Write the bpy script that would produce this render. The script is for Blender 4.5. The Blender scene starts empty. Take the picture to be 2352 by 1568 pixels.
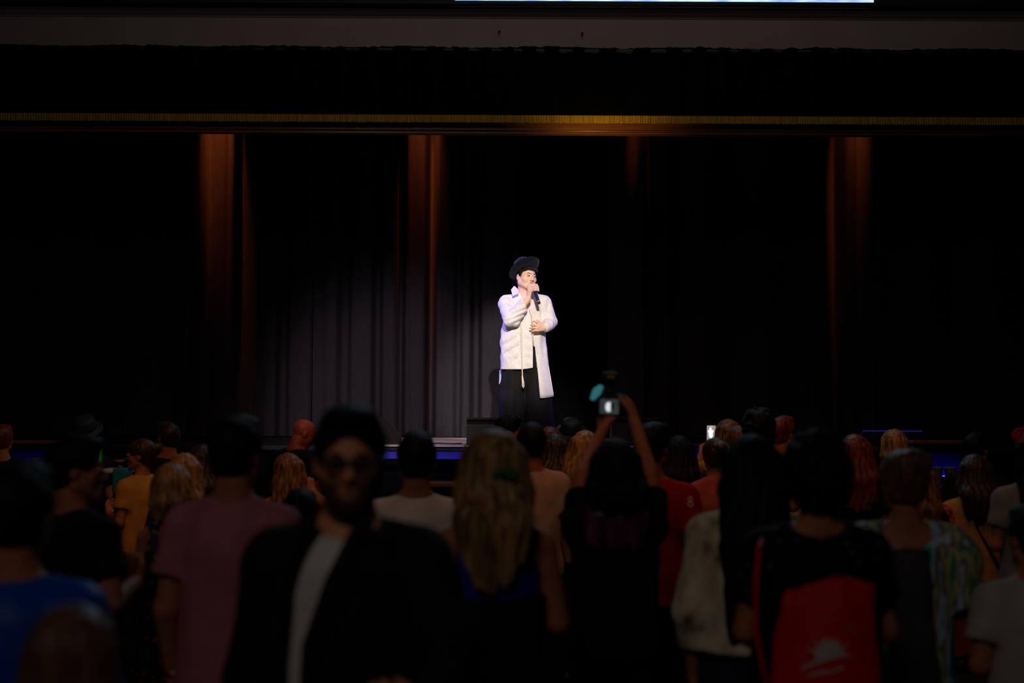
import bpy, math, random
import numpy as np
from mathutils import Vector, Matrix
from mathutils.bvhtree import BVHTree

random.seed(7)
rng = np.random.default_rng(7)
D2R = math.pi / 180
SC = bpy.context.scene
COL = SC.collection

# ------------------------------------------------------------------ camera
FPX, PITCH, ROLL = 3267.0, 2.47 * D2R, 0.27 * D2R
CAM_Z = 1.8
cam_data = bpy.data.cameras.new('camera')
cam_data.sensor_width = 36.0
cam_data.lens = FPX * 36.0 / 2352.0
cam_data.dof.use_dof = True
cam_data.dof.focus_distance = 14.0
cam_data.dof.aperture_fstop = 1.6
cam_data.clip_start = 0.05
cam = bpy.data.objects.new('camera', cam_data)
COL.objects.link(cam)
CAM_R = Matrix.Rotation(math.pi / 2 + PITCH, 3, 'X') @ Matrix.Rotation(ROLL, 3, 'Z')
cam.matrix_world = Matrix.Translation((0, 0, CAM_Z)) @ CAM_R.to_4x4()
SC.camera = cam


def P(px, py, y):
    """world point on the plane at world depth y seen at photo pixel px, py"""
    d = CAM_R @ Vector(((px - 1176) / FPX, (784 - py) / FPX, -1))
    t = y / d.y
    return Vector((d.x * t, y, CAM_Z + d.z * t))


# ------------------------------------------------------------------ exposure, world
SC.view_settings.view_transform = 'Standard'
SC.view_settings.look = 'None'
SC.view_settings.exposure = 0.0
SC.view_settings.gamma = 1.0
SC.view_settings.use_curve_mapping = False
SC.cycles.use_denoising = True
SC.cycles.max_bounces = 5
SC.cycles.sample_clamp_indirect = 2.0
world = bpy.data.worlds.new('world')
SC.world = world
world.use_nodes = True
world.node_tree.nodes['Background'].inputs[0].default_value = (0.0, 0.0, 0.0, 1)
world.node_tree.nodes['Background'].inputs[1].default_value = 0.0


# ------------------------------------------------------------------ lamps
def lamp(name, kind, loc, target, energy, color, **kw):
    l = bpy.data.lights.new(name, kind)
    l.energy = energy
    l.color = color
    for k, v in kw.items():
        setattr(l, k, v)
    o = bpy.data.objects.new(name, l)
    o.location = loc
    o.rotation_euler = (Vector(target) - Vector(loc)).to_track_quat('-Z', 'Y').to_euler()
    COL.objects.link(o)
    return o


# narrow follow spot from the rear of the hall, aimed at the singer, and a weaker wide wash on the curtain
lamp('follow_spot', 'SPOT', (0.95, -4.5, 8.9), (0.14, 14.0, 2.62), 14600, (1.0, 0.92, 0.88),
     spot_size=5.8 * D2R, spot_blend=0.6, shadow_soft_size=0.10)
lamp('wash_spot', 'SPOT', (-2.6, -4.5, 8.3), (-1.30, 15.0, 1.84), 9000, (1.0, 0.86, 0.92),
     spot_size=10.4 * D2R, spot_blend=0.95, shadow_soft_size=0.25)
# blue back lights above the stage
lamp('blue_back_light', 'SPOT', (-3.0, 15.3, 4.9), (0.0, 14.0, 2.6), 950, (0.20, 0.17, 1.0),
     spot_size=24 * D2R, spot_blend=0.5, shadow_soft_size=0.1)
lamp('blue_back_light', 'SPOT', (3.0, 15.4, 4.9), (0.2, 14.0, 2.3), 420, (0.22, 0.17, 1.0),
     spot_size=24 * D2R, spot_blend=0.5, shadow_soft_size=0.1)
# dim warm house lights at the back of the hall
lamp('house_light', 'AREA', (-2.0, -3.5, 7.2), (-0.3, 4.0, 1.2), 46, (1.0, 0.88, 0.84), shape='RECTANGLE', size=2.5, size_y=1.2)
lamp('house_light', 'AREA', (0.5, 5.0, 7.8), (-0.2, 10.5, 0.6), 19, (1.0, 0.38, 0.10), shape='RECTANGLE', size=5.0, size_y=0.8, spread=75 * D2R)
# added cool lamp before the screen, boosting the rim on the crowd's heads
lamp('cool_rim_light', 'AREA', (0.5, 12.5, 7.4), (0.0, 5.0, 1.4), 30, (0.5, 0.85, 1.0), shape='RECTANGLE', size=4.0, size_y=0.5)
# lamp aimed at the lintel, and one added in mid-air to brighten the trim
lamp('lintel_light', 'AREA', (0.4, 9.6, 7.0), (0.4, 13.0, 5.3), 13, (1.0, 0.86, 0.86), shape='RECTANGLE', size=5.0, size_y=0.3)
lamp('trim_light', 'SPOT', (0.75, 12.35, 3.85), (0.80, 12.9, 4.50), 17, (1.0, 0.62, 0.22), spot_size=112 * D2R, spot_blend=1.0, shadow_soft_size=0.04)


# ------------------------------------------------------------------ materials
def rgb(r, g, b):
    """sRGB 0-255 to linear"""
    return tuple(((c / 255) / 12.92 if c / 255 < 0.04045 else ((c / 255 + 0.055) / 1.055) ** 2.4) for c in (r, g, b))


MATS = {}


def mat(name, c1, c2=None, rough=0.85, scale=(12, 12, 12), kind='noise', bump=0.0, metal=0.0, spec=0.3, sheen=0.0, ramp=None):
    if name in MATS:
        return MATS[name]
    m = bpy.data.materials.new(name)
    m.use_nodes = True
    nt = m.node_tree
    b = nt.nodes['Principled BSDF']
    b.inputs['Roughness'].default_value = rough
    b.inputs['Metallic'].default_value = metal
    b.inputs['Specular IOR Level'].default_value = spec
    if sheen:
        b.inputs['Sheen Weight'].default_value = sheen
        b.inputs['Sheen Roughness'].default_value = 0.5
    if c2 is None:
        c2 = tuple(c * 0.82 for c in c1)
    tc = nt.nodes.new('ShaderNodeTexCoord')
    mp = nt.nodes.new('ShaderNodeMapping')
    mp.inputs['Scale'].default_value = scale
    nt.links.new(tc.outputs['Object'], mp.inputs['Vector'])
    if kind == 'voronoi':
        tx = nt.nodes.new('ShaderNodeTexVoronoi')
        tx.inputs['Scale'].default_value = 1.0
        out = tx.outputs['Distance']
    else:
        tx = nt.nodes.new('ShaderNodeTexNoise')
        tx.inputs['Scale'].default_value = 1.0
        tx.inputs['Detail'].default_value = 3.0
        out = tx.outputs['Fac']
    nt.links.new(mp.outputs['Vector'], tx.inputs['Vector'])
    rp = nt.nodes.new('ShaderNodeValToRGB')
    els = ramp or [(0.35, c1), (0.65, c2)]
    rp.color_ramp.elements[0].position = els[0][0]
    rp.color_ramp.elements[0].color = (*els[0][1], 1)
    rp.color_ramp.elements[1].position = els[-1][0]
    rp.color_ramp.elements[1].color = (*els[-1][1], 1)
    for pos, c in els[1:-1]:
        e = rp.color_ramp.elements.new(pos)
        e.color = (*c, 1)
    nt.links.new(out, rp.inputs['Fac'])
    nt.links.new(rp.outputs['Color'], b.inputs['Base Color'])
    if bump:
        bp = nt.nodes.new('ShaderNodeBump')
        bp.inputs['Strength'].default_value = bump
        bp.inputs['Distance'].default_value = 0.01
        nt.links.new(out, bp.inputs['Height'])
        nt.links.new(bp.outputs['Normal'], b.inputs['Normal'])
    MATS[name] = m
    return m


def glow(name, c, strength):
    if name in MATS:
        return MATS[name]
    m = bpy.data.materials.new(name)
    m.use_nodes = True
    b = m.node_tree.nodes['Principled BSDF']
    b.inputs['Base Color'].default_value = (0.02, 0.02, 0.02, 1)
    b.inputs['Emission Color'].default_value = (*c, 1)
    b.inputs['Emission Strength'].default_value = strength
    MATS[name] = m
    return m


def hairmat(name, c1, c2, rough=0.42):
    return mat('hair_' + name, c1, c2, rough=rough, scale=(38, 38, 5), bump=0.4, spec=0.25, sheen=0.05)


SKIN = mat('skin', rgb(176, 108, 76), rgb(160, 92, 62), rough=0.6, scale=(30, 30, 30))
SKIN_TAN = mat('skin_tan', rgb(164, 92, 62), rgb(148, 80, 52), rough=0.6, scale=(30, 30, 30))
BLACK_CLOTH = mat('black_cloth', (0.006, 0.006, 0.007), (0.010, 0.010, 0.011), spec=0.1)
DARK_SHOE = mat('black_leather', (0.008, 0.008, 0.008), rough=0.5)
DENIM = mat('dark_denim', (0.012, 0.016, 0.03), (0.02, 0.025, 0.045), spec=0.1)
DARK_RED_CLOTH = mat('dark_red_cloth', (0.10, 0.012, 0.010), (0.13, 0.016, 0.014), spec=0.1)


# ------------------------------------------------------------------ object helpers
def link(name, me, m=None, parent=None, loc=None):
    o = bpy.data.objects.new(name, me)
    COL.objects.link(o)
    if m is not None and me is not None and len(me.materials) == 0:
        me.materials.append(m)
    if parent is not None:
        o.parent = parent
    if loc is not None:
        o.location = loc
    return o


def tag(o, label=None, cat=None, group=None, kind=None):
    for k, v in (('label', label), ('category', cat), ('group', group), ('kind', kind)):
        if v:
            o[k] = v
    return o


def empty(name, loc, label, cat, rz=0.0, group=None, scale=1.0):
    o = bpy.data.objects.new(name, None)
    o.empty_display_size = 0.1
    COL.objects.link(o)
    o.location = loc
    o.rotation_euler = (0, 0, rz)
    o.scale = (scale, scale, scale)
    return tag(o, label, cat, group)


def mesh_np(name, v, quads, smooth=True):
    me = bpy.data.meshes.new(name)
    n, q = len(v), len(quads)
    me.vertices.add(n)
    me.vertices.foreach_set('co', np.asarray(v, dtype=np.float32).ravel())
    me.loops.add(q * 4)
    me.loops.foreach_set('vertex_index', np.asarray(quads, dtype=np.int32).ravel())
    me.polygons.add(q)
    me.polygons.foreach_set('loop_start', np.arange(0, q * 4, 4, dtype=np.int32))
    me.polygons.foreach_set('use_smooth', np.full(q, smooth, dtype=bool))
    me.update(calc_edges=True)
    return me


def mesh_py(name, v, f, smooth=False):
    me = bpy.data.meshes.new(name)
    me.from_pydata([tuple(p) for p in v], [], f)
    if smooth:
        me.polygons.foreach_set('use_smooth', np.ones(len(f), dtype=bool))
    me.update()
    return me


class MB:
    """collects simple solids into one mesh"""
    def __init__(s):
        s.v, s.f = [], []

    def box(s, c, d, rot=None, bev=0.0):
        b = min(bev, min(d) * 0.45)
        base = len(s.v)
        hx, hy, hz = d[0] / 2, d[1] / 2, d[2] / 2
        pts = []
        if b <= 0:
            pts = [(x, y, z) for z in (-hz, hz) for y in (-hy, hy) for x in (-hx, hx)]
            fs = [(0, 2, 3, 1), (4, 5, 7, 6), (0, 1, 5, 4), (2, 6, 7, 3), (0, 4, 6, 2), (1, 3, 7, 5)]
        else:
            ring = [(-hx + b, -hy), (hx - b, -hy), (hx, -hy + b), (hx, hy - b), (hx - b, hy), (-hx + b, hy), (-hx, hy - b), (-hx, -hy + b)]
            k = 1 - b / max(hx, hy)
            for z, sc in ((-hz, k), (-hz + b, 1), (hz - b, 1), (hz, k)):
                pts += [(x * sc, y * sc, z) for x, y in ring]
            fs = [tuple(range(7, -1, -1)), tuple(range(24, 32))]
            for r in range(3):
                for i in range(8):
                    j = (i + 1) % 8
                    fs.append((r * 8 + i, r * 8 + j, r * 8 + 8 + j, r * 8 + 8 + i))
        R = rot if rot is not None else Matrix.Identity(3)
        c = Vector(c)
        s.v += [tuple(R @ Vector(p) + c) for p in pts]
        s.f += [tuple(i + base for i in f) for f in fs]
        return s

    def prism(s, poly, lo, hi, axis='y'):
        """extrude a polygon (list of 2-D points) along an axis"""
        base, n = len(s.v), len(poly)
        for t in (lo, hi):
            for a, b in poly:
                s.v.append({'x': (t, a, b), 'y': (a, t, b), 'z': (a, b, t)}[axis])
        s.f.append(tuple(base + i for i in range(n)))
        s.f.append(tuple(base + n + i for i in range(n - 1, -1, -1)))
        for i in range(n):
            j = (i + 1) % n
            s.f.append((base + i, base + n + i, base + n + j, base + j))
        return s

    def tube(s, pts, r, seg=8, closed=False):
        pts = [Vector(p) for p in pts]
        n = len(pts)
        rs = r if isinstance(r, (list, tuple)) else [r] * n
        base = len(s.v)
        up = None
        for i, p in enumerate(pts):
            if closed:
                t = (pts[(i + 1) % n] - pts[i - 1]).normalized()
            else:
                t = (pts[min(i + 1, n - 1)] - pts[max(i - 1, 0)]).normalized()
            if up is None:
                up = t.orthogonal().normalized()
            else:
                up = (up - t * up.dot(t)).normalized()
            w = t.cross(up)
            for k in range(seg):
                a = 2 * math.pi * k / seg
                s.v.append(tuple(p + (up * math.cos(a) + w * math.sin(a)) * rs[i]))
        m = n if closed else n - 1
        for i in range(m):
            for k in range(seg):
                k2, i2 = (k + 1) % seg, (i + 1) % n
                s.f.append((base + i * seg + k, base + i * seg + k2, base + i2 * seg + k2, base + i2 * seg + k))
        if not closed:
            s.f.append(tuple(base + k for k in range(seg - 1, -1, -1)))
            s.f.append(tuple(base + (n - 1) * seg + k for k in range(seg)))
        return s

    def lathe(s, prof, seg=24, M=None, sx=1.0, sy=1.0, fn=None):
        base, n = len(s.v), len(prof)
        for r, z in prof:
            for k in range(seg):
                a = 2 * math.pi * k / seg
                p = Vector((r * math.cos(a) * sx, r * math.sin(a) * sy, z))
                if fn:
                    p = Vector(fn(p, a, r))
                s.v.append(tuple(M @ p if M is not None else p))
        for i in range(n - 1):
            for k in range(seg):
                k2 = (k + 1) % seg
                s.f.append((base + i * seg + k, base + i * seg + k2, base + (i + 1) * seg + k2, base + (i + 1) * seg + k))
        s.f.append(tuple(base + k for k in range(seg - 1, -1, -1)))
        s.f.append(tuple(base + (n - 1) * seg + k for k in range(seg)))
        return s

    def build(s, name, m, parent=None, smooth=False, loc=None):
        return link(name, mesh_py(name, s.v, s.f, smooth), m, parent, loc)


def axis_frame(a, b):
    """4x4 with +Z from a to b, origin a"""
    a, b = Vector(a), Vector(b)
    return Matrix.Translation(a) @ (b - a).to_track_quat('Z', 'Y').to_matrix().to_4x4()


# ------------------------------------------------------------------ distance-field modelling
def smin(a, b, k):
    if k <= 0:
        return np.minimum(a, b)
    h = np.maximum(k - np.abs(a - b), 0) / k
    return np.minimum(a, b) - h * h * (k * 0.25)


class Field:
    def __init__(s, lo, hi, h):
        s.lo = np.array(lo, dtype=np.float64) - 3 * h
        s.h = h
        s.n = np.ceil((np.array(hi) + 3 * h - s.lo) / h).astype(int) + 1
        s.ax = [(s.lo[i] + h * np.arange(s.n[i])).astype(np.float32) for i in range(3)]
        s.f = np.full(s.n, 0.5, dtype=np.float32)

    def region(s, lo, hi):
        a = np.clip(np.floor((np.array(lo) - s.lo) / s.h).astype(int), 0, s.n)
        b = np.clip(np.ceil((np.array(hi) - s.lo) / s.h).astype(int) + 1, 0, s.n)
        if np.any(b <= a):
            return None
        sl = tuple(slice(a[i], b[i]) for i in range(3))
        return sl, s.ax[0][sl[0]][:, None, None], s.ax[1][sl[1]][None, :, None], s.ax[2][sl[2]][None, None, :]

    def op(s, lo, hi, fn, k=0.02, mode='add'):
        pad = k + 2.5 * s.h
        r = s.region(np.array(lo) - pad, np.array(hi) + pad)
        if r is None:
            return s
        sl, X, Y, Z = r
        d = fn(X, Y, Z)
        if mode == 'add':
            s.f[sl] = smin(s.f[sl], d, k)
        elif mode == 'cut':
            s.f[sl] = -smin(-s.f[sl], d, k)
        return s

    def cone(s, a, b, r0, r1, k=0.02, mode='add', cap=False):
        a, b = np.array(a, dtype=float), np.array(b, dtype=float)
        ba = b - a
        L2 = float(ba @ ba) + 1e-12
        L = math.sqrt(L2)
        rm = max(r0, r1)

        def fn(X, Y, Z):
            x, y, z = X - a[0], Y - a[1], Z - a[2]
            t0 = (x * ba[0] + y * ba[1] + z * ba[2]) / L2
            t = np.clip(t0, 0, 1)
            d = np.sqrt((x - t * ba[0]) ** 2 + (y - t * ba[1]) ** 2 + (z - t * ba[2]) ** 2) - (r0 + (r1 - r0) * t)
            if cap:
                d = np.maximum(d, (t0 - 1) * L)
            return d
        return s.op(np.minimum(a, b) - rm, np.maximum(a, b) + rm, fn, k, mode)

    def chain(s, pts, rs, k=0.01, mode='add'):
        for i in range(len(pts) - 1):
            s.cone(pts[i], pts[i + 1], rs[i], rs[i + 1], k, mode)
        return s

    def ell(s, c, r, k=0.02, mode='add', R=None):
        c = np.array(c, dtype=float)
        rm = max(r) if R is not None else np.array(r)

        def fn(X, Y, Z):
            x, y, z = X - c[0], Y - c[1], Z - c[2]
            if R is not None:
                x, y, z = (R[0][0] * x + R[1][0] * y + R[2][0] * z, R[0][1] * x + R[1][1] * y + R[2][1] * z, R[0][2] * x + R[1][2] * y + R[2][2] * z)
            k0 = np.sqrt((x / r[0]) ** 2 + (y / r[1]) ** 2 + (z / r[2]) ** 2)
            k1 = np.sqrt((x / r[0] ** 2) ** 2 + (y / r[1] ** 2) ** 2 + (z / r[2] ** 2) ** 2) + 1e-6
            return k0 * (k0 - 1) / k1
        return s.op(c - rm, c + rm, fn, k, mode)

    def loft(s, zs, a, b, cx=0.0, cy=0.0, k=0.02, mode='add', pw=2.0):
        zs = np.array(zs, dtype=float)
        a, b = np.array(a, dtype=float), np.array(b, dtype=float)
        cx = np.zeros_like(zs) + cx
        cy = np.zeros_like(zs) + cy

        def fn(X, Y, Z):
            A, B = np.interp(Z, zs, a), np.interp(Z, zs, b)
            x, y = np.abs(X - np.interp(Z, zs, cx)), np.abs(Y - np.interp(Z, zs, cy))
            d = (((x / A) ** pw + (y / B) ** pw) ** (1 / pw) - 1) * np.minimum(A, B)
            return np.maximum(d, np.maximum(zs[0] - Z, Z - zs[-1])).astype(np.float32)
        lo = ((cx - a).min(), (cy - b).min(), zs[0])
        hi = ((cx + a).max(), (cy + b).max(), zs[-1])
        return s.op(lo, hi, fn, k, mode)

    def warp(s, fn):
        """add a displacement to the whole field"""
        s.f += fn(s.ax[0][:, None, None], s.ax[1][None, :, None], s.ax[2][None, None, :]).astype(np.float32)
        return s

    def keep(s, fn, k=0.0):
        """intersect with another field (negative where kept)"""
        d = fn(s.ax[0][:, None, None], s.ax[1][None, :, None], s.ax[2][None, None, :])
        s.f = -smin(-s.f, -d.astype(np.float32) * np.ones_like(s.f), k)
        return s

    def mesh(s, name):
        f, h = s.f, s.h
        f[0], f[-1], f[:, 0], f[:, -1], f[:, :, 0], f[:, :, -1] = (0.1,) * 6
        ins = f < 0
        c = np.zeros(s.n - 1, dtype=np.uint8)
        for i in (0, 1):
            for j in (0, 1):
                for k in (0, 1):
                    c += ins[i:s.n[0] - 1 + i, j:s.n[1] - 1 + j, k:s.n[2] - 1 + k]
        act = (c > 0) & (c < 8)
        idx = np.argwhere(act)
        ids = np.full(act.shape, -1, dtype=np.int32)
        ids[act] = np.arange(len(idx), dtype=np.int32)
        cor = [(i, j, k) for i in (0, 1) for j in (0, 1) for k in (0, 1)]
        val = [f[idx[:, 0] + q[0], idx[:, 1] + q[1], idx[:, 2] + q[2]] for q in cor]
        pos = np.zeros((len(idx), 3))
        cnt = np.zeros(len(idx))
        for i in range(8):
            for j in range(i + 1, 8):
                if sum(abs(cor[i][t] - cor[j][t]) for t in range(3)) != 1:
                    continue
                cr = (val[i] < 0) != (val[j] < 0)
                den = val[i] - val[j]
                t = np.where(cr, val[i] / np.where(np.abs(den) < 1e-9, 1e-9, den), 0)
                for ax in range(3):
                    pos[:, ax] += np.where(cr, cor[i][ax] + t * (cor[j][ax] - cor[i][ax]), 0)
                cnt += cr
        v = s.lo + h * (idx + pos / np.maximum(cnt, 1)[:, None])
        quads = []
        for ax in range(3):
            sl0 = [slice(None)] * 3
            sl1 = [slice(None)] * 3
            sl0[ax], sl1[ax] = slice(0, -1), slice(1, None)
            a, b = ins[tuple(sl0)], ins[tuple(sl1)]
            e = np.argwhere(a != b)
            u, w = (ax + 1) % 3, (ax + 2) % 3
            e = e[(e[:, u] > 0) & (e[:, w] > 0) & (e[:, u] < s.n[u] - 1) & (e[:, w] < s.n[w] - 1)]
            if not len(e):
                continue
            sg = a[e[:, 0], e[:, 1], e[:, 2]]
            q = []
            for du, dw in ((-1, -1), (0, -1), (0, 0), (-1, 0)):
                ee = e.copy()
                ee[:, u] += du
                ee[:, w] += dw
                q.append(ids[ee[:, 0], ee[:, 1], ee[:, 2]])
            q = np.stack(q, 1)
            q[~sg] = q[~sg][:, ::-1]
            quads.append(q)
        return mesh_np(name, v, np.concatenate(quads))

    def build(s, name, m, parent=None):
        return link(name, s.mesh(name), m, parent)


def bumps(seed, freq, n=5):
    """a smooth pseudo-random function of position, roughly -1..1"""
    r = np.random.default_rng(seed)
    ks = r.normal(size=(n, 3)) * np.array(freq)
    ph = r.uniform(0, 6.28, n)
    return lambda X, Y, Z: sum(np.sin(k[0] * X + k[1] * Y + k[2] * Z + p) for k, p in zip(ks, ph)) / n * 1.6

# ------------------------------------------------------------------ people
def V3(p):
    return np.array((p[0], p[1], p[2]), dtype=float)


def unit(v):
    return v / (np.linalg.norm(v) + 1e-9)


def head_frame(yaw=0, pitch=0, roll=0, pivot=(0, -0.012, 1.50), up=0.13):
    R = Matrix.Rotation(yaw * D2R, 3, 'Z') @ Matrix.Rotation(pitch * D2R, 3, 'X') @ Matrix.Rotation(roll * D2R, 3, 'Y')
    c = Vector(pivot) + R @ Vector((0, 0.022, up))
    return R, c


def Hf(R, c, x, y, z):
    return tuple(R @ Vector((x, y, z)) + c)


def local_of(R, c):
    def fn(X, Y, Z):
        x, y, z = X - c[0], Y - c[1], Z - c[2]
        return (R[0][0] * x + R[1][0] * y + R[2][0] * z, R[0][1] * x + R[1][1] * y + R[2][1] * z, R[0][2] * x + R[1][2] * y + R[2][2] * z)
    return fn


def add_head(F, R, c, neck_to, fem=False, mouth_open=0.0, ears=True, sc=1.0, full=0.0):
    Q = R * sc
    g = lambda x, y, z: tuple(Q @ Vector((x, y, z)) + c)
    E = lambda p, r, k, mode='add': F.ell(g(*p), tuple(q * sc for q in r), k, mode, R=R)
    C = lambda p, q, r0, r1, k, mode='add': F.cone(g(*p), g(*q), r0 * sc, r1 * sc, k, mode)
    F.cone(g(0, -0.025, -0.06), neck_to, (0.05 if fem else 0.057) * sc, (0.056 if fem else 0.066) * sc, 0.02)
    E((0, -0.016, 0.035), (0.076, 0.096, 0.083), 0.02)
    E((0, 0.028, -0.02), (0.064 + full * 0.4, 0.058, 0.088), 0.03)
    jw = (0.047 if fem else 0.052) + full * 0.5
    for sx in (-1, 1):
        C((sx * jw, 0.0, -0.052), (sx * (0.014 + full * 0.6), 0.066, -0.094), 0.024 + full * 0.3, 0.019 + full * 0.2, 0.02)
        E((sx * 0.042, 0.052, -0.024), (0.022 + full * 0.5, 0.022, 0.022 + full * 0.5), 0.02)
        E((sx * 0.032, 0.101, 0.004), (0.019, 0.017, 0.0115), 0.008, 'cut')
        C((sx * 0.045, 0.064, 0.021), (sx * 0.012, 0.083, 0.018), 0.009, 0.0085, 0.012)
        E((sx * 0.0125, 0.09, -0.034), (0.0085, 0.012, 0.008), 0.006)
        if ears:
            E((sx * 0.078, -0.012, -0.006), (0.010, 0.021, 0.031), 0.008)
            E((sx * 0.090, -0.006, -0.004), (0.008, 0.010, 0.018), 0.004, 'cut')
    C((0, 0.080, 0.012), (0, 0.103, -0.03), 0.0085, 0.0115, 0.012)
    C((-0.014, 0.083, -0.058), (0.014, 0.083, -0.058), 0.0085, 0.0085, 0.012)
    C((-0.012, 0.080, -0.070), (0.012, 0.080, -0.070), 0.0085, 0.0085, 0.010)
    C((0, 0.072, -0.094), (0, 0.072, -0.094), 0.019, 0.019, 0.016)
    if mouth_open:
        E((0, 0.094, -0.064), (0.015, 0.014, mouth_open), 0.004, 'cut')


def add_hand(F, w, d, n, side, curl=0.35, s=1.0, r=1.0):
    """palm, four fingers and a thumb from wrist w along d; n is the palm's facing"""
    w, d = V3(w), unit(V3(d))
    n = unit(V3(n) - d * float(V3(n) @ d))
    l = np.cross(d, n) * side
    lat = (0.030, 0.010, -0.011, -0.030)
    base = (0.088, 0.092, 0.087, 0.078)
    ln = (0.070, 0.080, 0.073, 0.056)
    for i in range(4):
        k = w + (d * base[i] + l * lat[i]) * s
        F.cone(w + l * lat[i] * 0.55 * s + d * 0.012 * s, k, 0.0150 * s, 0.0120 * s, 0.012)
        p, ang, dirs = k, 0.12 + i * 0.05, [k]
        for seg, cu in ((0.46, curl), (0.30, curl * 1.3), (0.24, curl * 0.9)):
            ang += cu
            dd = d * math.cos(ang) + n * math.sin(ang) + l * (0.05 - 0.045 * i)
            p = p + unit(dd) * ln[i] * seg * s
            dirs.append(p)
        F.chain(dirs, [0.0094 * r, 0.0088 * r, 0.0082 * r, 0.0070 * r], 0.004)
    t0 = w + (d * 0.022 + l * 0.022) * s
    t1 = t0 + (d * 0.034 + l * 0.026 + n * 0.012) * s
    t2 = t1 + (d * 0.034 + l * 0.006 + n * 0.014) * s
    t3 = t2 + (d * 0.024 - l * 0.002 + n * 0.010) * s
    F.chain([t0, t1, t2, t3], [0.0150, 0.0115 * r, 0.0100 * r, 0.0080 * r], 0.008)


def face_parts(parent, R, c, brow_mat, lip_mat, mouth_open=False, sc=1.0):
    """eyes, irises, lids, eyebrows and lips, children of the body mesh"""
    W = mat('eye_white', rgb(205, 190, 180), rough=0.25)
    IR = mat('iris_dark', rgb(48, 32, 22), rough=0.2)
    SK = parent.data.materials[0]
    Q = R * sc
    M = Matrix.Translation(c) @ Q.to_4x4()
    g = lambda x, y, z: tuple(Q @ Vector((x, y, z)) + c)

    def tube(name, pts, rs, m):
        b = MB()
        b.tube([g(*p) for p in pts], [r * sc for r in rs], 6)
        return b.build(name, m, parent, True)
    for sx in (-1, 1):
        b = MB()
        prof = [(0.0122 * math.sin(t), -0.0122 * math.cos(t)) for t in np.linspace(0.15, math.pi - 0.15, 9)]
        b.lathe(prof, 12, M @ Matrix.Translation((sx * 0.032, 0.0765, 0.003)) @ Matrix.Rotation(-math.pi / 2, 4, 'X'))
        b.build('eye', W, parent, True)
        b = MB()
        b.lathe([(0.0056, 0.0), (0.0048, 0.0016), (0.002, 0.0022)], 10, M @ Matrix.Translation((sx * 0.0315, 0.0873, 0.003)) @ Matrix.Rotation(-math.pi / 2, 4, 'X'))
        b.build('iris', IR, parent, True)
        tube('eyebrow', [(sx * x, y, z) for x, y, z in ((0.014, 0.0905, 0.0195), (0.026, 0.0895, 0.0245), (0.040, 0.080, 0.025), (0.052, 0.066, 0.019))], [0.0020, 0.0030, 0.0026, 0.0012], brow_mat)
        tube('eyelid', [(sx * x, y, z) for x, y, z in ((0.018, 0.086, 0.004), (0.025, 0.0900, 0.0088), (0.036, 0.0885, 0.0090), (0.047, 0.079, 0.002))], [0.0018, 0.0042, 0.0042, 0.0018], SK)
        tube('eyelid', [(sx * x, y, z) for x, y, z in ((0.018, 0.086, 0.001), (0.026, 0.0880, -0.0045), (0.036, 0.0865, -0.0045), (0.047, 0.078, 0.000))], [0.0015, 0.0034, 0.0034, 0.0015], SK)
        tube('lashes', [(sx * x, y, z) for x, y, z in ((0.020, 0.0885, 0.0040), (0.026, 0.0925, 0.0062), (0.036, 0.0910, 0.0062), (0.046, 0.081, 0.0015))], [0.0006, 0.0012, 0.0012, 0.0006], brow_mat)
    up = [(-0.022, 0.082, -0.0625), (-0.010, 0.0925, -0.0575), (0, 0.0935, -0.059), (0.010, 0.0925, -0.0575), (0.022, 0.082, -0.0625)]
    dz = -0.011 if mouth_open else -0.004
    dn = [(-0.022, 0.082, -0.0635), (-0.010, 0.0895, -0.0645 + dz), (0, 0.0905, -0.0655 + dz), (0.010, 0.0895, -0.0645 + dz), (0.022, 0.082, -0.0635)]
    tube('lip', up, [0.0015, 0.0036, 0.0034, 0.0036, 0.0015], lip_mat)
    tube('lip', dn, [0.0015, 0.0040, 0.0044, 0.0040, 0.0015], lip_mat)
    if mouth_open:
        b = MB()
        b.box(g(0, 0.080, -0.064), (0.026 * sc, 0.004, 0.014 * sc), R, 0.001)
        b.build('mouth', mat('mouth_inside', rgb(70, 22, 20), rough=0.5), parent)


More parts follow.
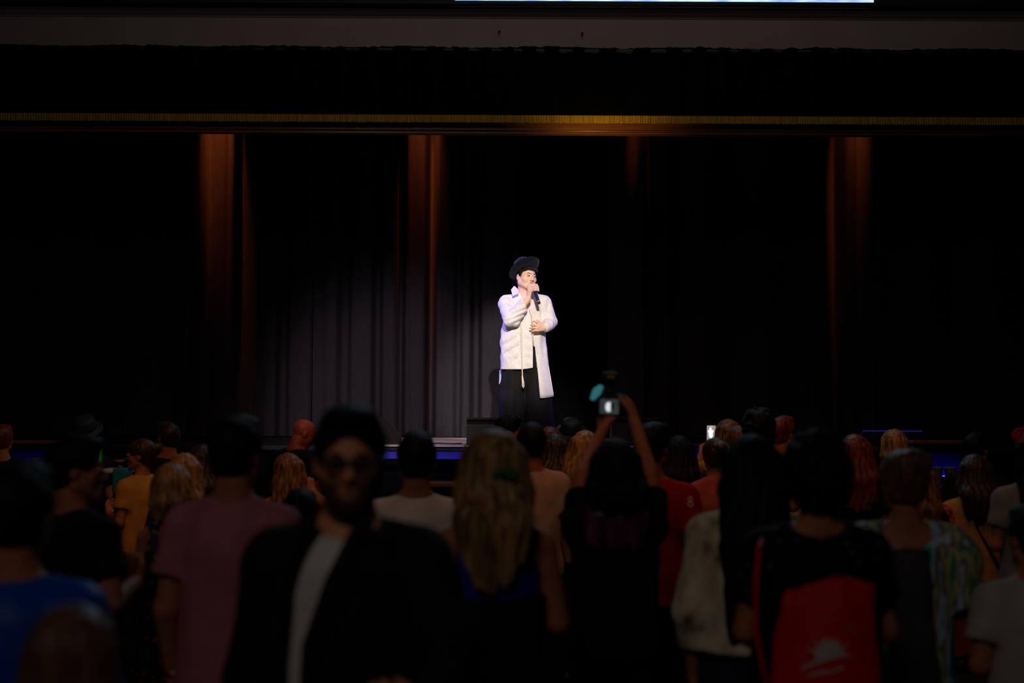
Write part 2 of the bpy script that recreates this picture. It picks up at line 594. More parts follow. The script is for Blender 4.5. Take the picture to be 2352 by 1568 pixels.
def make_hair(style, m, R, c, parent, h, zend=None, seed=1, shoulder=0.17, infl=0.0):
    g = lambda x, y, z: Hf(R, c, x, y, z)
    L = local_of(R, c)
    cz = c[2]
    lo = [c[0] - 0.17, c[1] - 0.19, cz - 0.14]
    hi = [c[0] + 0.17, c[1] + 0.17, cz + 0.20]
    if zend is not None:
        lo = [min(lo[0], c[0] - 0.23), min(lo[1], -0.27 - infl), zend - 0.04]
        hi = [max(hi[0], c[0] + 0.23), hi[1], hi[2]]
    F = Field(lo, hi, h)
    r = random.Random(seed)
    t = {'short': 0.012, 'crop': 0.007, 'long': 0.017, 'bun': 0.013, 'curly': 0.030, 'bob': 0.022, 'updo': 0.018, 'bald': 0.004}[style]
    F.ell(g(0, -0.018, 0.033), (0.077 + t, 0.097 + t, 0.084 + t), 0.01, R=R)
    if style in ('short', 'crop', 'bun', 'updo', 'curly', 'bald'):
        F.ell(g(0, -0.052, -0.03), (0.052 + t, 0.045 + t, 0.06), 0.03, R=R)
    if style in ('short',):
        F.ell(g(0, 0.035, 0.105), (0.062, 0.062, 0.028), 0.03, R=R)
    if style in ('long', 'bob'):
        n = 23
        ze = zend if zend is not None else cz - 0.2
        for i in range(n):
            a = -1.25 + 2.5 * i / (n - 1)
            x0, y0 = 0.078 * math.sin(a), -0.02 - 0.080 * math.cos(a)
            s0 = Vector(g(x0 * 0.88, -0.02 + (y0 + 0.02) * 0.88, 0.035))
            s1 = Vector(g(x0 * 1.12, y0 - 0.006, -0.07))
            fr = 1.0 - abs(a) / 1.25
            wide = 1.25 + 0.25 * r.random()
            e = Vector((c[0] * 0.5 + x0 * wide * (shoulder / 0.17) + r.uniform(-0.02, 0.02), 0.0, ze + r.uniform(0, 0.09) + 0.05 * (1 - fr)))
            e.y = min(-(0.140 + infl) * math.sqrt(max(0.05, 1 - (e.x / 0.20) ** 2)) - 0.012, y0)
            if style == 'bob':
                e = Vector(g(x0 * 1.2, y0 * 1.0, -0.13 + r.uniform(-0.015, 0.015)))
                F.chain([s0, s1, e], [0.034, 0.034, 0.016], 0.016)
                continue
            mid = s1.lerp(e, 0.4) + Vector((r.uniform(-0.012, 0.012), 0, 0))
            mid.y = min(mid.y - 0.012, e.y + 0.012)
            F.chain([s0, s1, mid, e], [0.034, 0.037, 0.032, 0.009], 0.028)
        F.ell(g(0, -0.06, -0.05), (0.07, 0.05, 0.10), 0.02, R=R)
    if style == 'bun':
        F.ell(g(0.01, -0.115, 0.055), (0.045, 0.04, 0.043), 0.012, R=R)
    if style == 'updo':
        F.ell(g(0.015, -0.085, 0.085), (0.075, 0.06, 0.055), 0.012, R=R)
        F.ell(g(-0.03, -0.11, 0.03), (0.04, 0.035, 0.045), 0.012, R=R)
    if style == 'curly':
        F.ell(g(0, -0.05, -0.01), (0.10, 0.085, 0.11), 0.04, R=R)
    # face opening
    cut = (0.074, 0.085, 0.106)
    F.ell(g(0, 0.118, -0.038 if style != 'bald' else 0.0), cut, 0.012, 'cut', R=R)
    if style in ('short', 'crop', 'bun', 'updo', 'bald'):
        for sx in (-1, 1):
            F.ell(g(sx * 0.085, 0.012, -0.035), (0.03, 0.040, 0.045), 0.008, 'cut', R=R)

        def keepz(X, Y, Z):
            x, y, z = L(X, Y, Z)
            return (-0.072 + 0.055 * np.clip((y + 0.03) / 0.07, 0, 1)) - z
        F.keep(keepz, 0.01)
    ph = r.uniform(0, 6)
    amp = {'short': 0.0022, 'crop': 0.001, 'curly': 0.0, 'bald': 0.0}.get(style, 0.0036)
    if amp:
        def strands(X, Y, Z):
            x, y, z = L(X, Y, Z)
            a = np.arctan2(x, -(y + 0.0))
            w = np.sin(26 * a + 2.0 * np.sin(z * 22 + ph) + ph) + 0.6 * np.sin(61 * a + 1.5 * np.sin(z * 35) + 2 * ph)
            return amp * w
        F.warp(strands)
    if style == 'curly':
        b1, b2 = bumps(seed, (75, 75, 75), 7), bumps(seed + 5, (140, 140, 140), 6)
        F.warp(lambda X, Y, Z: 0.012 * b1(X, Y, Z) + 0.006 * b2(X, Y, Z))
    return F.build('hair', m, parent)


LOWER = {}


def lower_body(root, kind, m, fem, shoe=DARK_SHOE):
    key = (kind, m.name, fem)
    if key not in LOWER:
        w = 0.94 if fem else 1.0
        if kind == 'trousers':
            F = Field((-0.26, -0.19, 0.03), (0.26, 0.19, 1.06), 0.017)
            F.loft([0.80, 0.88, 0.96, 1.04], [0.17 * w, 0.182 * w, 0.17 * w, 0.152 * w], [0.115, 0.125, 0.118, 0.105], k=0.03)
            for sx in (-1, 1):
                F.chain([(sx * 0.09, 0, 0.86), (sx * 0.10, 0.01, 0.48), (sx * 0.108, -0.012, 0.06)], [0.098 * w, 0.076, 0.066], 0.02)
            bb = bumps(3, (16, 16, 30))
            F.warp(lambda X, Y, Z: 0.004 * bb(X, Y, Z))
            F.keep(lambda X, Y, Z: 0.05 - Z + 0 * X + 0 * Y)
        else:
            zh = 0.14 if kind == 'long_skirt' else 0.46
            F = Field((-0.36, -0.34, zh - 0.02), (0.36, 0.34, 1.08), 0.018)
            F.loft([zh, 0.55 if zh < 0.4 else 0.6, 0.88, 0.98, 1.06], [0.30, 0.25, 0.19 * w, 0.165 * w, 0.14 * w], [0.27, 0.22, 0.14, 0.12, 0.105], k=0.02)
            F.warp(lambda X, Y, Z: 0.012 * np.sin(11 * np.arctan2(X, Y) + 2 * Z) * np.clip((0.98 - Z) * 1.6, 0, 1))
        S = Field((0.03, -0.13, -0.01), (0.20, 0.22, 0.13), 0.011)
        S.chain([(0.105, -0.05, 0.042), (0.112, 0.05, 0.036), (0.122, 0.14, 0.028)], [0.043, 0.042, 0.038], 0.02)
        S.cone((0.105, -0.045, 0.05), (0.105, -0.03, 0.105), 0.043, 0.042, 0.02)
        S.keep(lambda X, Y, Z: 0.0 - Z + 0 * X + 0 * Y)
        LOWER[key] = (F.mesh(kind), S.mesh('shoe'))
    lm, sm = LOWER[key]
    name = 'trousers' if kind == 'trousers' else 'skirt'
    link(name, lm, m, root)
    for sx in (1, -1):
        o = link('shoe', sm, shoe, root)
        o.scale = (sx, 1, 1)


TORSO_Z = [0.95, 1.05, 1.15, 1.27, 1.36, 1.42, 1.465]
TORSO_A = {0: [0.155, 0.142, 0.148, 0.165, 0.168, 0.142, 0.075], 1: [0.160, 0.122, 0.128, 0.142, 0.142, 0.118, 0.068]}
TORSO_B = {0: [0.105, 0.098, 0.102, 0.112, 0.106, 0.085, 0.06], 1: [0.110, 0.088, 0.092, 0.112, 0.098, 0.078, 0.056]}


def person(label, px, top, d, yaw=0, fem=False, hair=('short', None, None), shirt=None, bottom=('trousers', None), head=(0, 0, 0),
           arms='front', skin=SKIN, wide=1.0, h=None, extra=None, dx=0.0, group='audience members standing below the stage', face=False):
    tp = P(px, top, d)
    s = tp.z / 1.762
    name = 'person'
    root = empty(name, (tp.x + dx, d, 0), label, 'person', yaw * D2R, group, s)
    Minv = (Matrix.Translation((tp.x + dx, d, 0)) @ Matrix.Rotation(yaw * D2R, 4, 'Z') @ Matrix.Scale(s, 4)).inverted()
    loc = lambda q: tuple(Minv @ P(*q))
    far = d > 6.5
    h = h or (0.0105 if far else 0.009)
    sh = (0.148 if fem else 0.166) * wide
    J = {}
    for nm, sx in (('L', -1), ('R', 1)):
        S = (sx * sh, 0.0, 1.385)
        a = arms.get(nm, 'down') if isinstance(arms, dict) else arms
        if a == 'down':
            J[nm] = (S, (sx * (sh + 0.050), -0.035, 1.11), (sx * (sh + 0.045), 0.045, 0.87), (0, 0.12, -1), (-sx, 0.1, 0))
        elif a == 'front':
            J[nm] = (S, (sx * (sh + 0.055), 0.0, 1.14), (sx * 0.10, 0.215, 1.19), (-sx * 0.6, 0.5, 0.35), (-sx * 0.4, -0.3, 0.6))
        elif a == 'clasp':
            J[nm] = (S, (sx * (sh + 0.06), -0.01, 1.13), (sx * 0.11, 0.19, 0.99), (-sx * 0.8, 0.45, -0.1), (-sx * 0.3, -0.8, 0))
        else:
            e, w, t = loc(a[0]), loc(a[1]), loc(a[2])
            n = a[3] if len(a) > 3 else (0, 1, 0)
            J[nm] = (S, e, w, tuple(Vector(t) - Vector(w)), n)
    R, c = head_frame(*head)
    kf = int(fem)
    allp = [V3(q) for nm in J for q in J[nm][:3]] + [V3(c)]
    lo = np.minimum(np.min(allp, 0) - 0.16, (-0.22, -0.15, 0.95))
    hi = np.maximum(np.max(allp, 0) + 0.16, (0.22, 0.15, 1.5))
    lo[2] = max(lo[2], 0.72)
    F = Field(lo, hi, h)
    F.loft(TORSO_Z, [a * wide for a in TORSO_A[kf]], TORSO_B[kf], k=0.02)
    add_head(F, R, c, (0, -0.015, 1.455), fem)
    for nm, sx in (('L', -1), ('R', 1)):
        S, E, W, hd, n = J[nm]
        k = 0.88 if fem else 1.0
        F.cone((sx * 0.03, -0.012, 1.455), S, 0.05 * k, 0.055 * k, 0.03)
        F.chain([S, E, W], [0.055 * k, 0.042 * k, 0.029 * k], 0.012)
        add_hand(F, W, hd, n, sx, curl=0.35 if nm not in (arms if isinstance(arms, dict) else {}) else 0.3, r=1.05)
    body = F.build('body', skin, root)
    info = dict(root=root, s=s, R=R, c=c, J=J, body=body, loc=loc, Minv=Minv, h=h)
    if hair and hair[0]:
        info['hair'] = make_hair(hair[0], hair[1], R, c, root, 0.0085 if not far else 0.0095, hair[2] if len(hair) > 2 else None, seed=int(px), shoulder=hair[3] if len(hair) > 3 else 0.155, infl=(shirt or {}).get('infl', 0.0))
    st = dict(kind='tee', m=BLACK_CLOTH, hem=0.84, infl=0.0, scoop=0.0, pants=None)
    st.update(shirt or {})
    info['shirt'] = make_top(root, J, fem, wide, st, int(px) + 3, 0.0135 if not far else 0.015)
    lower_body(root, bottom[0], bottom[1] or BLACK_CLOTH, fem)
    if face:
        face_parts(body, R, c, hair[1] or BLACK_CLOTH, mat('lip', rgb(168, 92, 82), rough=0.45))
    if extra:
        extra(info)
    return info


def make_top(root, J, fem, wide, st, seed, h, name=None):
    kind, hem, infl = st['kind'], st['hem'], st['infl']
    wf = (0.88 if fem else 1.0) * wide
    allp = [V3(q) for nm in J for q in J[nm][:3]]
    lo = np.minimum(np.min(allp, 0) - 0.11, (-0.26, -0.24, hem))
    hi = np.maximum(np.max(allp, 0) + 0.11, (0.26, 0.24, 1.53))
    if kind in ('tank', 'tee', 'puff'):
        lo[2] = hem if kind != 'tee' else min(hem, 1.0)
    lo[2] = min(lo[2], hem) - 0.02
    F = Field(lo, hi, h)
    zs = [hem, 1.05, 1.2, 1.31, 1.385, 1.43, 1.47]
    a = np.array([0.182, 0.170, 0.168, 0.174, 0.150, 0.115, 0.07]) * wf + infl
    b = np.array([0.138, 0.130, 0.130, 0.134, 0.120, 0.10, 0.07]) + infl
    if hem < 0.7:
        zs = [hem, 0.7, 0.9] + zs[1:]
        a = np.concatenate([np.array([0.30, 0.235, 0.195]) * (0.94 if fem else 1), a[1:]])
        b = np.concatenate([[0.25, 0.20, 0.15], b[1:]])
    if kind == 'tank':
        zs2, a2, b2 = list(zs[:-3]) + [1.37], list(a[:-3] * 0.93) + [a[-4] * 0.72], list(b[:-3] * 0.97) + [b[-4] * 0.88]
        F.loft(zs2, a2, b2, k=0.02)
        for sx in (-1, 1):
            F.chain([(sx * 0.085, -0.085, 1.33), (sx * 0.088, -0.055, 1.45), (sx * 0.085, 0.0, 1.485), (sx * 0.085, 0.05, 1.45), (sx * 0.085, 0.095, 1.33)], [0.034, 0.030, 0.028, 0.030, 0.034], 0.01)
    else:
        F.loft(zs, a, b, k=0.02)
        for nm, sx in (('L', -1), ('R', 1)) if kind != 'vest' else ():
            S, E, W = (V3(q) for q in J[nm][:3])
            S2 = S * np.array([0.96, 1, 1])
            F.cone((sx * 0.03, -0.012, 1.448), S2, 0.056, 0.068 * (0.92 if fem else 1) + infl * 0.5, 0.03)
            if kind == 'tee':
                F.cone(S2, S + (E - S) * 0.62, 0.074 * (0.9 if fem else 1), 0.080 * (0.88 if fem else 1), 0.03, cap=True)
            elif kind == 'puff':
                F.ell(S + (E - S) * 0.3 + np.array([sx * 0.02, 0, 0.0]), (0.105, 0.10, 0.14), 0.03)
                F.cone(S2, S + (E - S) * 0.95, 0.09, 0.085, 0.03, cap=True)
            else:
                r0 = 0.073 * (0.9 if fem else 1) + infl * 0.4
                F.cone(S2, E, r0, r0 * 0.88, 0.03)
                F.cone(E, E + (W - E) * 0.94, r0 * 0.88, r0 * 0.66, 0.015, cap=True)
    F.ell((0, 0.018, 1.50), (0.074, 0.085, 0.062), 0.008, 'cut')
    if st['scoop']:
        q = st['scoop']
        F.ell((0, -0.10, 1.50), (0.115, 0.13, q), 0.008, 'cut')
    b1, b2 = bumps(seed, (14, 14, 20)), bumps(seed + 1, (34, 34, 24))
    F.warp(lambda X, Y, Z: 0.005 * b1(X, Y, Z) + 0.0025 * b2(X, Y, Z))
    if st.get('cut'):
        st['cut'](F)
    F.keep(lambda X, Y, Z: hem - Z + 0 * X + 0 * Y)
    nm = name or st.get('name') or {'tank': 'tank_top', 'tee': 'shirt', 'long': 'shirt', 'puff': 'blouse', 'vest': 'shirt'}[kind]
    return F.build(nm, st['m'], root)


def project(target, polys, frame, name, m, parent, off=0.004, depth=1.0):
    """lay flat print polygons onto a surface: frame maps 2-D to world, rays go along frame z"""
    bpy.context.view_layer.update()
    Mw = target.matrix_world
    me = target.data
    bvh = BVHTree.FromPolygons([Mw @ v.co for v in me.vertices], [tuple(p.vertices) for p in me.polygons])
    z = (frame.to_3x3() @ Vector((0, 0, 1))).normalized()
    v, f = [], []
    Pi = parent.matrix_world.inverted()
    for poly in polys:
        ids = []
        for x, y in poly:
            o = frame @ Vector((x, y, 0))
            hit = bvh.ray_cast(o - z * depth, z)
            q = (hit[0] - z * off) if hit[0] is not None else None
            if q is None:
                near = bvh.find_nearest(o)
                q = near[0] - z * off
            ids.append(len(v))
            v.append(tuple(Pi @ q))
        f.append(tuple(ids))
    return link(name, mesh_py(name, v, f), m, parent)


def ring_polys(cx, cy, r0, r1, n=20, sx=1.0, a0=0.0, a1=2 * math.pi):
    out = []
    for i in range(n):
        t0, t1 = a0 + (a1 - a0) * i / n, a0 + (a1 - a0) * (i + 1) / n
        out.append([(cx + r0 * sx * math.cos(t0), cy + r0 * math.sin(t0)), (cx + r1 * sx * math.cos(t0), cy + r1 * math.sin(t0)),
                    (cx + r1 * sx * math.cos(t1), cy + r1 * math.sin(t1)), (cx + r0 * sx * math.cos(t1), cy + r0 * math.sin(t1))])
    return out

# ------------------------------------------------------------------ the hall
def structure(name, mb, m, label=None):
    o = mb.build(name, m)
    tag(o, label, None, None, 'structure')
    return o


DARK_WALL = mat('dark_wall', (0.012, 0.011, 0.011), (0.018, 0.016, 0.016), scale=(2, 2, 2), spec=0.1)
CARPET = mat('dark_carpet', (0.012, 0.008, 0.008), (0.02, 0.012, 0.012), scale=(25, 25, 25), spec=0.05)
WALL_GREY = mat('lintel_plaster', rgb(150, 136, 130), rgb(144, 130, 124), scale=(3, 3, 3), rough=0.9, spec=0.1)
STAGE_WOOD = mat('stage_boards', rgb(232, 214, 202), rgb(205, 186, 172), scale=(2, 30, 2), rough=0.5)
BLACK_PAINT = mat('black_paint', (0.010, 0.010, 0.011), (0.014, 0.014, 0.015), rough=0.6, spec=0.2)
DEEP_BLACK = mat('deep_black_paint', (0.0022, 0.0022, 0.0024), (0.003, 0.003, 0.003), rough=0.8, spec=0.05)
FASCIA = mat('fascia_blue_tint', rgb(34, 34, 116), rgb(28, 28, 100), scale=(4, 4, 9), rough=0.5)  # blue of the light mixed into the fascia paint
BEAM_WOOD = mat('varnished_wood', rgb(128, 80, 48), rgb(108, 64, 36), scale=(2, 20, 20), rough=0.32)
LEDGE_WOOD = mat('ledge_wood', rgb(120, 70, 38), rgb(100, 55, 28), scale=(3, 25, 25), rough=0.4)
ROOM = dict(x0=-14.0, x1=14.0, y0=-7.0, y1=18.0, z1=11.0)
structure('floor', MB().box((0, 5.5, -0.05), (28.0, 25.0, 0.1)), CARPET, 'dark carpeted hall floor')
structure('ceiling', MB().box((0, 5.5, 11.05), (28.0, 25.0, 0.1)), DARK_WALL)
structure('wall_left', MB().box((-14.05, 5.5, 5.5), (0.1, 25.0, 11.0)), DARK_WALL)
structure('wall_right', MB().box((14.05, 5.5, 5.5), (0.1, 25.0, 11.0)), DARK_WALL)
structure('wall_rear', MB().box((0, -7.05, 5.5), (28.0, 0.1, 11.0)), DARK_WALL)
structure('wall_back', MB().box((0, 18.05, 5.5), (28.0, 0.1, 11.0)), mat('black_backdrop', (0.003, 0.003, 0.003), spec=0.0))
# the lintel wall over the stage opening, with its mouldings
zl = P(1176, 283, 13.0).z
structure('wall_lintel', MB().box((0, 13.16, (zl + 11.0) / 2), (28.0, 0.24, 11.0 - zl)), WALL_GREY, 'pale plaster wall above the stage opening')
t1, t2 = P(1176, 30, 13.0).z, P(1176, 39.5, 13.0).z
b = MB()
b.prism([(13.045, t1 + 0.07), (12.985, t1 + 0.07), (12.99, t1 + 0.03), (13.015, t1 + 0.012), (13.015, t2 + 0.03), (13.03, t2 + 0.014), (13.03, t2), (13.045, t2 - 0.008)], -14, 14, 'x')
structure('trim_1', b, WALL_GREY, 'pale plaster moulding under the big screen')
# varnished beam below the black valance
zb0, zb1 = P(1176, 307, 12.93).z, P(1176, 281, 12.93).z
b = MB()
y0 = 12.93
b.prism([(y0, zb1 + 0.02), (y0 + 0.09, zb1 + 0.02), (y0 + 0.09, zb0), (y0 - 0.015, zb0), (y0 - 0.015, zb0 + 0.012), (y0 - 0.004, zb0 + 0.020), (y0 - 0.010, zb0 + 0.030), (y0, zb0 + 0.036)], -14, 14, 'x')
structure('trim_2', b, BEAM_WOOD, 'varnished wooden beam across the top of the stage opening')

# hooks on the lintel wall
for px, py, lab in ((1147, 75, 'small dark hook on the pale lintel wall, left one of two'), (1337, 79, 'small dark hook on the pale lintel wall, right one of two')):
    q = P(px, py, 13.03)
    r = empty('wall_hook', q, lab, 'hook', group='hooks on the lintel wall')
    MB().box((0, -0.004, 0.012), (0.022, 0.008, 0.012), None, 0.002).build('plate', BLACK_PAINT, r)
    MB().tube([(0, -0.008, 0.01), (0.002, -0.03, 0.0), (0.0, -0.034, -0.018), (-0.008, -0.022, -0.024)], 0.0045, 6).build('hook', BLACK_PAINT, r, True)

# big screen
sx0, sx1 = P(1045, 4, 12.86).x, P(2007, 4, 12.86).x
zs0 = P(1176, 2.0, 12.86).z
sr = empty('led_screen', ((sx0 + sx1) / 2, 12.9, zs0), 'bright wide screen whose lower edge shows at the very top', 'screen')
zf = P(1176, 12, 12.9).z - zs0
b = MB()
b.box((-(sx0 + sx1) / 2, 0.0, zf / 2 - 0.002), (13.0, 0.08, -zf - 0.006), None, 0.008)
b.box((-(sx0 + sx1) / 2, 0.0, 2.31), (13.0, 0.08, 0.08), None, 0.01)
b.box((-(sx0 + sx1) / 2 - 6.46, 0, 1.14), (0.08, 0.08, 2.26), None, 0.01)
b.box((-(sx0 + sx1) / 2 + 6.46, 0, 1.14), (0.08, 0.08, 2.26), None, 0.01)
b.build('bezel', BLACK_PAINT, sr)
MB().box((-(sx0 + sx1) / 2, 0.02, 1.14), (12.84, 0.03, 2.26)).build('dark_panel', BLACK_PAINT, sr)
SCR = bpy.data.materials.new('screen_picture')
SCR.use_nodes = True
nt = SCR.node_tree
bs = nt.nodes['Principled BSDF']
bs.inputs['Base Color'].default_value = (0.01, 0.01, 0.01, 1)
tc = nt.nodes.new('ShaderNodeTexCoord')
mp = nt.nodes.new('ShaderNodeMapping')
mp.inputs['Scale'].default_value = (0.9, 1, 2.5)
tx = nt.nodes.new('ShaderNodeTexNoise')
rp = nt.nodes.new('ShaderNodeValToRGB')
rp.color_ramp.elements[0].color = (0.30, 0.52, 1.0, 1)
rp.color_ramp.elements[0].position = 0.35
rp.color_ramp.elements[1].color = (0.72, 0.95, 1.0, 1)
rp.color_ramp.elements[1].position = 0.6
nt.links.new(tc.outputs['Object'], mp.inputs[0])
nt.links.new(mp.outputs[0], tx.inputs[0])
nt.links.new(tx.outputs[0], rp.inputs[0])
nt.links.new(rp.outputs[0], bs.inputs['Emission Color'])
bs.inputs['Emission Strength'].default_value = 0.95
MB().box((0, -0.032, 1.13), (sx1 - sx0, 0.012, 2.25)).build('lit_picture', SCR, sr)

# ------------------------------------------------------------------ stage
SZ = 1.4
structure('trim_3', MB().box((0, 15.4, 0.68), (27.9, 4.6, 1.30)), DEEP_BLACK, 'black stage riser')
b = MB()
structure('trim_4', b.box((0, 15.35, SZ - 0.02), (27.9, 4.7, 0.04), None, 0.006), BLACK_PAINT, 'stage floor, unlit part coloured black')
# pale boards only inside the light pool; unlit floor around them is painted black
ST = bpy.data.objects['trim_4']
for i in range(3):
    me_w = 0.95
    x = -0.9 + i * me_w
    o = MB().box((x, 14.46, SZ + 0.003 + 0.0012 * (i % 2)), (me_w - 0.008, 2.98, 0.010), None, 0.003).build('plank', STAGE_WOOD, ST)
# fascia: recessed panels, blue light put into the paint, with a blue strip lamp
zc0, zc1 = P(1030, 1052, 12.99).z, SZ - 0.045
fas = empty('stage_fascia', (0, 12.99, zc0), 'blue lit fascia strip under the middle stage lip', 'fascia')
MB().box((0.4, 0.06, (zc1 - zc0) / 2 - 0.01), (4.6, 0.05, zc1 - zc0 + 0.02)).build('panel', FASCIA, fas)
MB().box((0.4, -0.05, -0.03), (4.6, 0.05, 0.05), None, 0.008).build('rail', DEEP_BLACK, fas)
MB().box((0.4, -0.01, -0.016), (4.5, 0.012, 0.01)).build('lamp_strip', glow('blue_strip', (0.05, 0.02, 1.0), 9.0), fas)
for px0, px1, lab in ((20, 130, 'blue lit recessed panel behind plastic cups at far left'), (2110, 2212, 'blue lit recessed panel behind plastic cups at right edge of stage')):
    a0, a1 = P(px0, 1086, 12.96), P(px1, 1086, 12.96)
    ztop = P(px0, 1036, 12.96).z
    cxm, wd, ht = (a0.x + a1.x) / 2, a1.x - a0.x, ztop - a0.z
    fs = empty('side_fascia', (cxm, 13.0, a0.z), lab, 'fascia', group='blue lit side panels')
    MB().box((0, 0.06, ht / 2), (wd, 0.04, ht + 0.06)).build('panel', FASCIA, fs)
    bb = MB()
    for sx in (-1, 1):
        bb.box((sx * (wd / 2 + 0.03), 0.0, ht / 2), (0.06, 0.12, ht + 0.1), None, 0.006)
    bb.box((0, 0.0, ht + 0.045), (wd + 0.12, 0.14, 0.05), None, 0.008)
    bb.build('frame', BLACK_PAINT, fs)
    MB().box((0, -0.05, ht + 0.085), (wd + 0.18, 0.22, 0.03), None, 0.006).build('shelf', LEDGE_WOOD, fs)
    MB().box((0, 0.0, -0.03), (wd, 0.012, 0.01)).build('lamp_strip', glow('blue_strip', (0.05, 0.02, 1.0), 9.0), fs)
    MB().box((0, -0.05, -0.055), (wd + 0.1, 0.06, 0.05), None, 0.006).build('rail', DEEP_BLACK, fs)
# glowing bar added for a blue lit edge on the right of the stage
q0, q1 = P(1982, 990, 13.4), P(2117, 989, 13.4)
lb = empty('lit_edge_bar', ((q0.x + q1.x) / 2, 13.4, SZ + 0.01), 'thin glowing blue bar, added for a lit edge, on a low black stand at right', 'glowing bar')
w = q1.x - q0.x
MB().box((0, 0, q0.z - SZ - 0.03), (w + 0.03, 0.05, 0.04), None, 0.006).build('housing', BLACK_PAINT, lb)
MB().box((0, -0.012, q0.z - SZ - 0.006), (w, 0.008, 0.006)).build('lamp_strip', glow('blue_bar', (0.05, 0.03, 1.0), 0.30), lb)
for sx in (-1, 1):
    MB().box((sx * w * 0.42, 0, (q0.z - SZ) / 2 - 0.03), (0.03, 0.08, q0.z - SZ - 0.05), None, 0.004).build('leg', BLACK_PAINT, lb)

# ------------------------------------------------------------------ curtains
CURTAIN = mat('black_velour', (0.0225, 0.0198, 0.0245), (0.030, 0.026, 0.032), scale=(160, 160, 6), rough=0.95, spec=0.05, sheen=0.0)
YC = 16.1
folds = [  # photo column, offset of the cloth from the track (negative is towards the hall)
    (-1300, 0.0), (-1180, 0.16), (-1060, -0.06), (-900, 0.14), (-760, -0.08), (-640, 0.15), (-520, -0.04), (-380, 0.15), (-260, -0.08), (-120, 0.12),
    (-40, -0.06), (60, 0.14), (130, -0.05), (215, 0.13), (300, -0.06), (390, 0.12), (430, 0.05), (452, -0.10), (458, -0.14), (476, -0.145), (478, -0.10), (500, -0.14), (519, -0.135), (522, -0.10),
    (537, -0.12), (545, 0.03), (580, 0.14), (612, 0.02), (634, 0.0), (638, 0.16), (655, 0.16), (663, 0.03), (690, -0.02), (713, -0.045), (717, 0.05), (735, 0.06), (752, 0.0), (772, -0.01),
    (782, 0.13), (797, 0.13), (806, 0.0), (830, -0.03), (853, -0.01), (859, 0.15), (871, 0.15), (878, 0.0), (900, -0.03), (911, 0.02), (917, 0.13), (924, 0.10), (930, -0.10), (938, -0.15), (943, -0.11), (965, -0.13), (978, -0.09), (982, 0.17), (993, 0.17), (1000, -0.06), (1006, -0.10),
    (1026, -0.04), (1042, 0.0), (1049, 0.10), (1057, 0.09), (1062, -0.01), (1080, -0.02), (1086, 0.18), (1100, 0.18), (1105, -0.01), (1122, -0.02), (1150, -0.02), (1180, 0.10), (1200, 0.12), (1240, -0.04),
    (1290, 0.12), (1340, -0.05), (1385, 0.14), (1440, -0.03), (1462, -0.09), (1468, -0.14), (1479, -0.13), (1484, -0.02), (1510, 0.08), (1529, -0.06), (1536, -0.05), (1560, 0.13),
    (1620, -0.05), (1690, 0.14), (1760, -0.06), (1830, 0.13), (1888, -0.05), (1920, 0.10), (1940, -0.12), (1959, -0.14), (1962, -0.09), (1985, -0.10), (2004, -0.13), (2010, -0.11), (2016, 0.06),
    (2070, 0.15), (2130, -0.05), (2200, 0.14), (2270, -0.06), (2352, 0.12), (2430, -0.05), (2560, 0.14), (2700, -0.06), (2860, 0.14), (3000, -0.06), (3150, 0.14), (3300, -0.05), (3450, 0.12), (3600, 0.0)]
fx = np.array([P(p, 800, YC).x for p, _ in folds])
fy = np.array([o for _, o in folds])
zt = P(1176, 250, YC).z + 0.35
cuts = [fx[0]] + [P(p, 800, YC).x for p in (580, 717, 1192, 1398, 1560, 2070)] + [fx[-1]]
clabs = ['black stage curtain panel at far left with the warmest lit fold', 'narrow black stage curtain panel right of the warm left folds',
         'black stage curtain panel in the spotlight pool left of the singer', None, 'black stage curtain panel right of the dark gap behind the singer',
         'black stage curtain panel above the phone holder', 'black stage curtain panel at far right']
for ci in range(7):
    if clabs[ci] is None:
        continue  # dark opening between the two curtains
    x0, x1 = cuts[ci], cuts[ci + 1]
    nx = max(24, int((x1 - x0) / 0.012))
    xs = np.linspace(x0, x1 - 0.004, nx)
    off = np.interp(xs, fx, fy)
    kern = np.array([1, 2, 3, 2, 1.0]) / 9
    off = np.convolve(np.pad(off, 2, mode='edge'), kern, 'valid')
    root = empty('stage_curtain', (xs.mean(), YC, SZ), clabs[ci], 'curtain', group='black curtain panels at the back of the stage')

    def sheet(name, zlist, m, lift=0.0):
        v, q = [], []
        for side in (0, 1):
            for z in zlist:
                k = np.clip((SZ + 0.34 - z) / 0.34, 0, 1)
                amp = 0.80 + 0.20 * np.clip((z - SZ) / 2.5, 0, 1)
                yy = off * amp + 0.012 * np.sin(xs * 9 + z * 1.7)
                yy = yy + k * 0.012 * np.sin(xs * 70 + 3 * np.sin(xs * 13)) * np.sin(xs * 5 + 1)
                for x, y in zip(xs, yy):
                    v.append((x - xs.mean(), y - lift + side * (0.012 + 2 * lift), z - SZ))
        nz = len(zlist)
        for side in (0, 1):
            for j in range(nz - 1):
                for i in range(nx - 1):
                    a = side * nz * nx + j * nx + i
                    f = (a, a + 1, a + nx + 1, a + nx)
                    q.append(f if side == 0 else f[::-1])
        return link(name, mesh_np(name, v, q), m, root)
    sheet('cloth', list(np.linspace(SZ + 0.14, zt, 18)), CURTAIN)
    sheet('hem', [SZ + 0.012, SZ + 0.03, SZ + 0.05, SZ + 0.08, SZ + 0.11, SZ + 0.14], CURTAIN, 0.003)

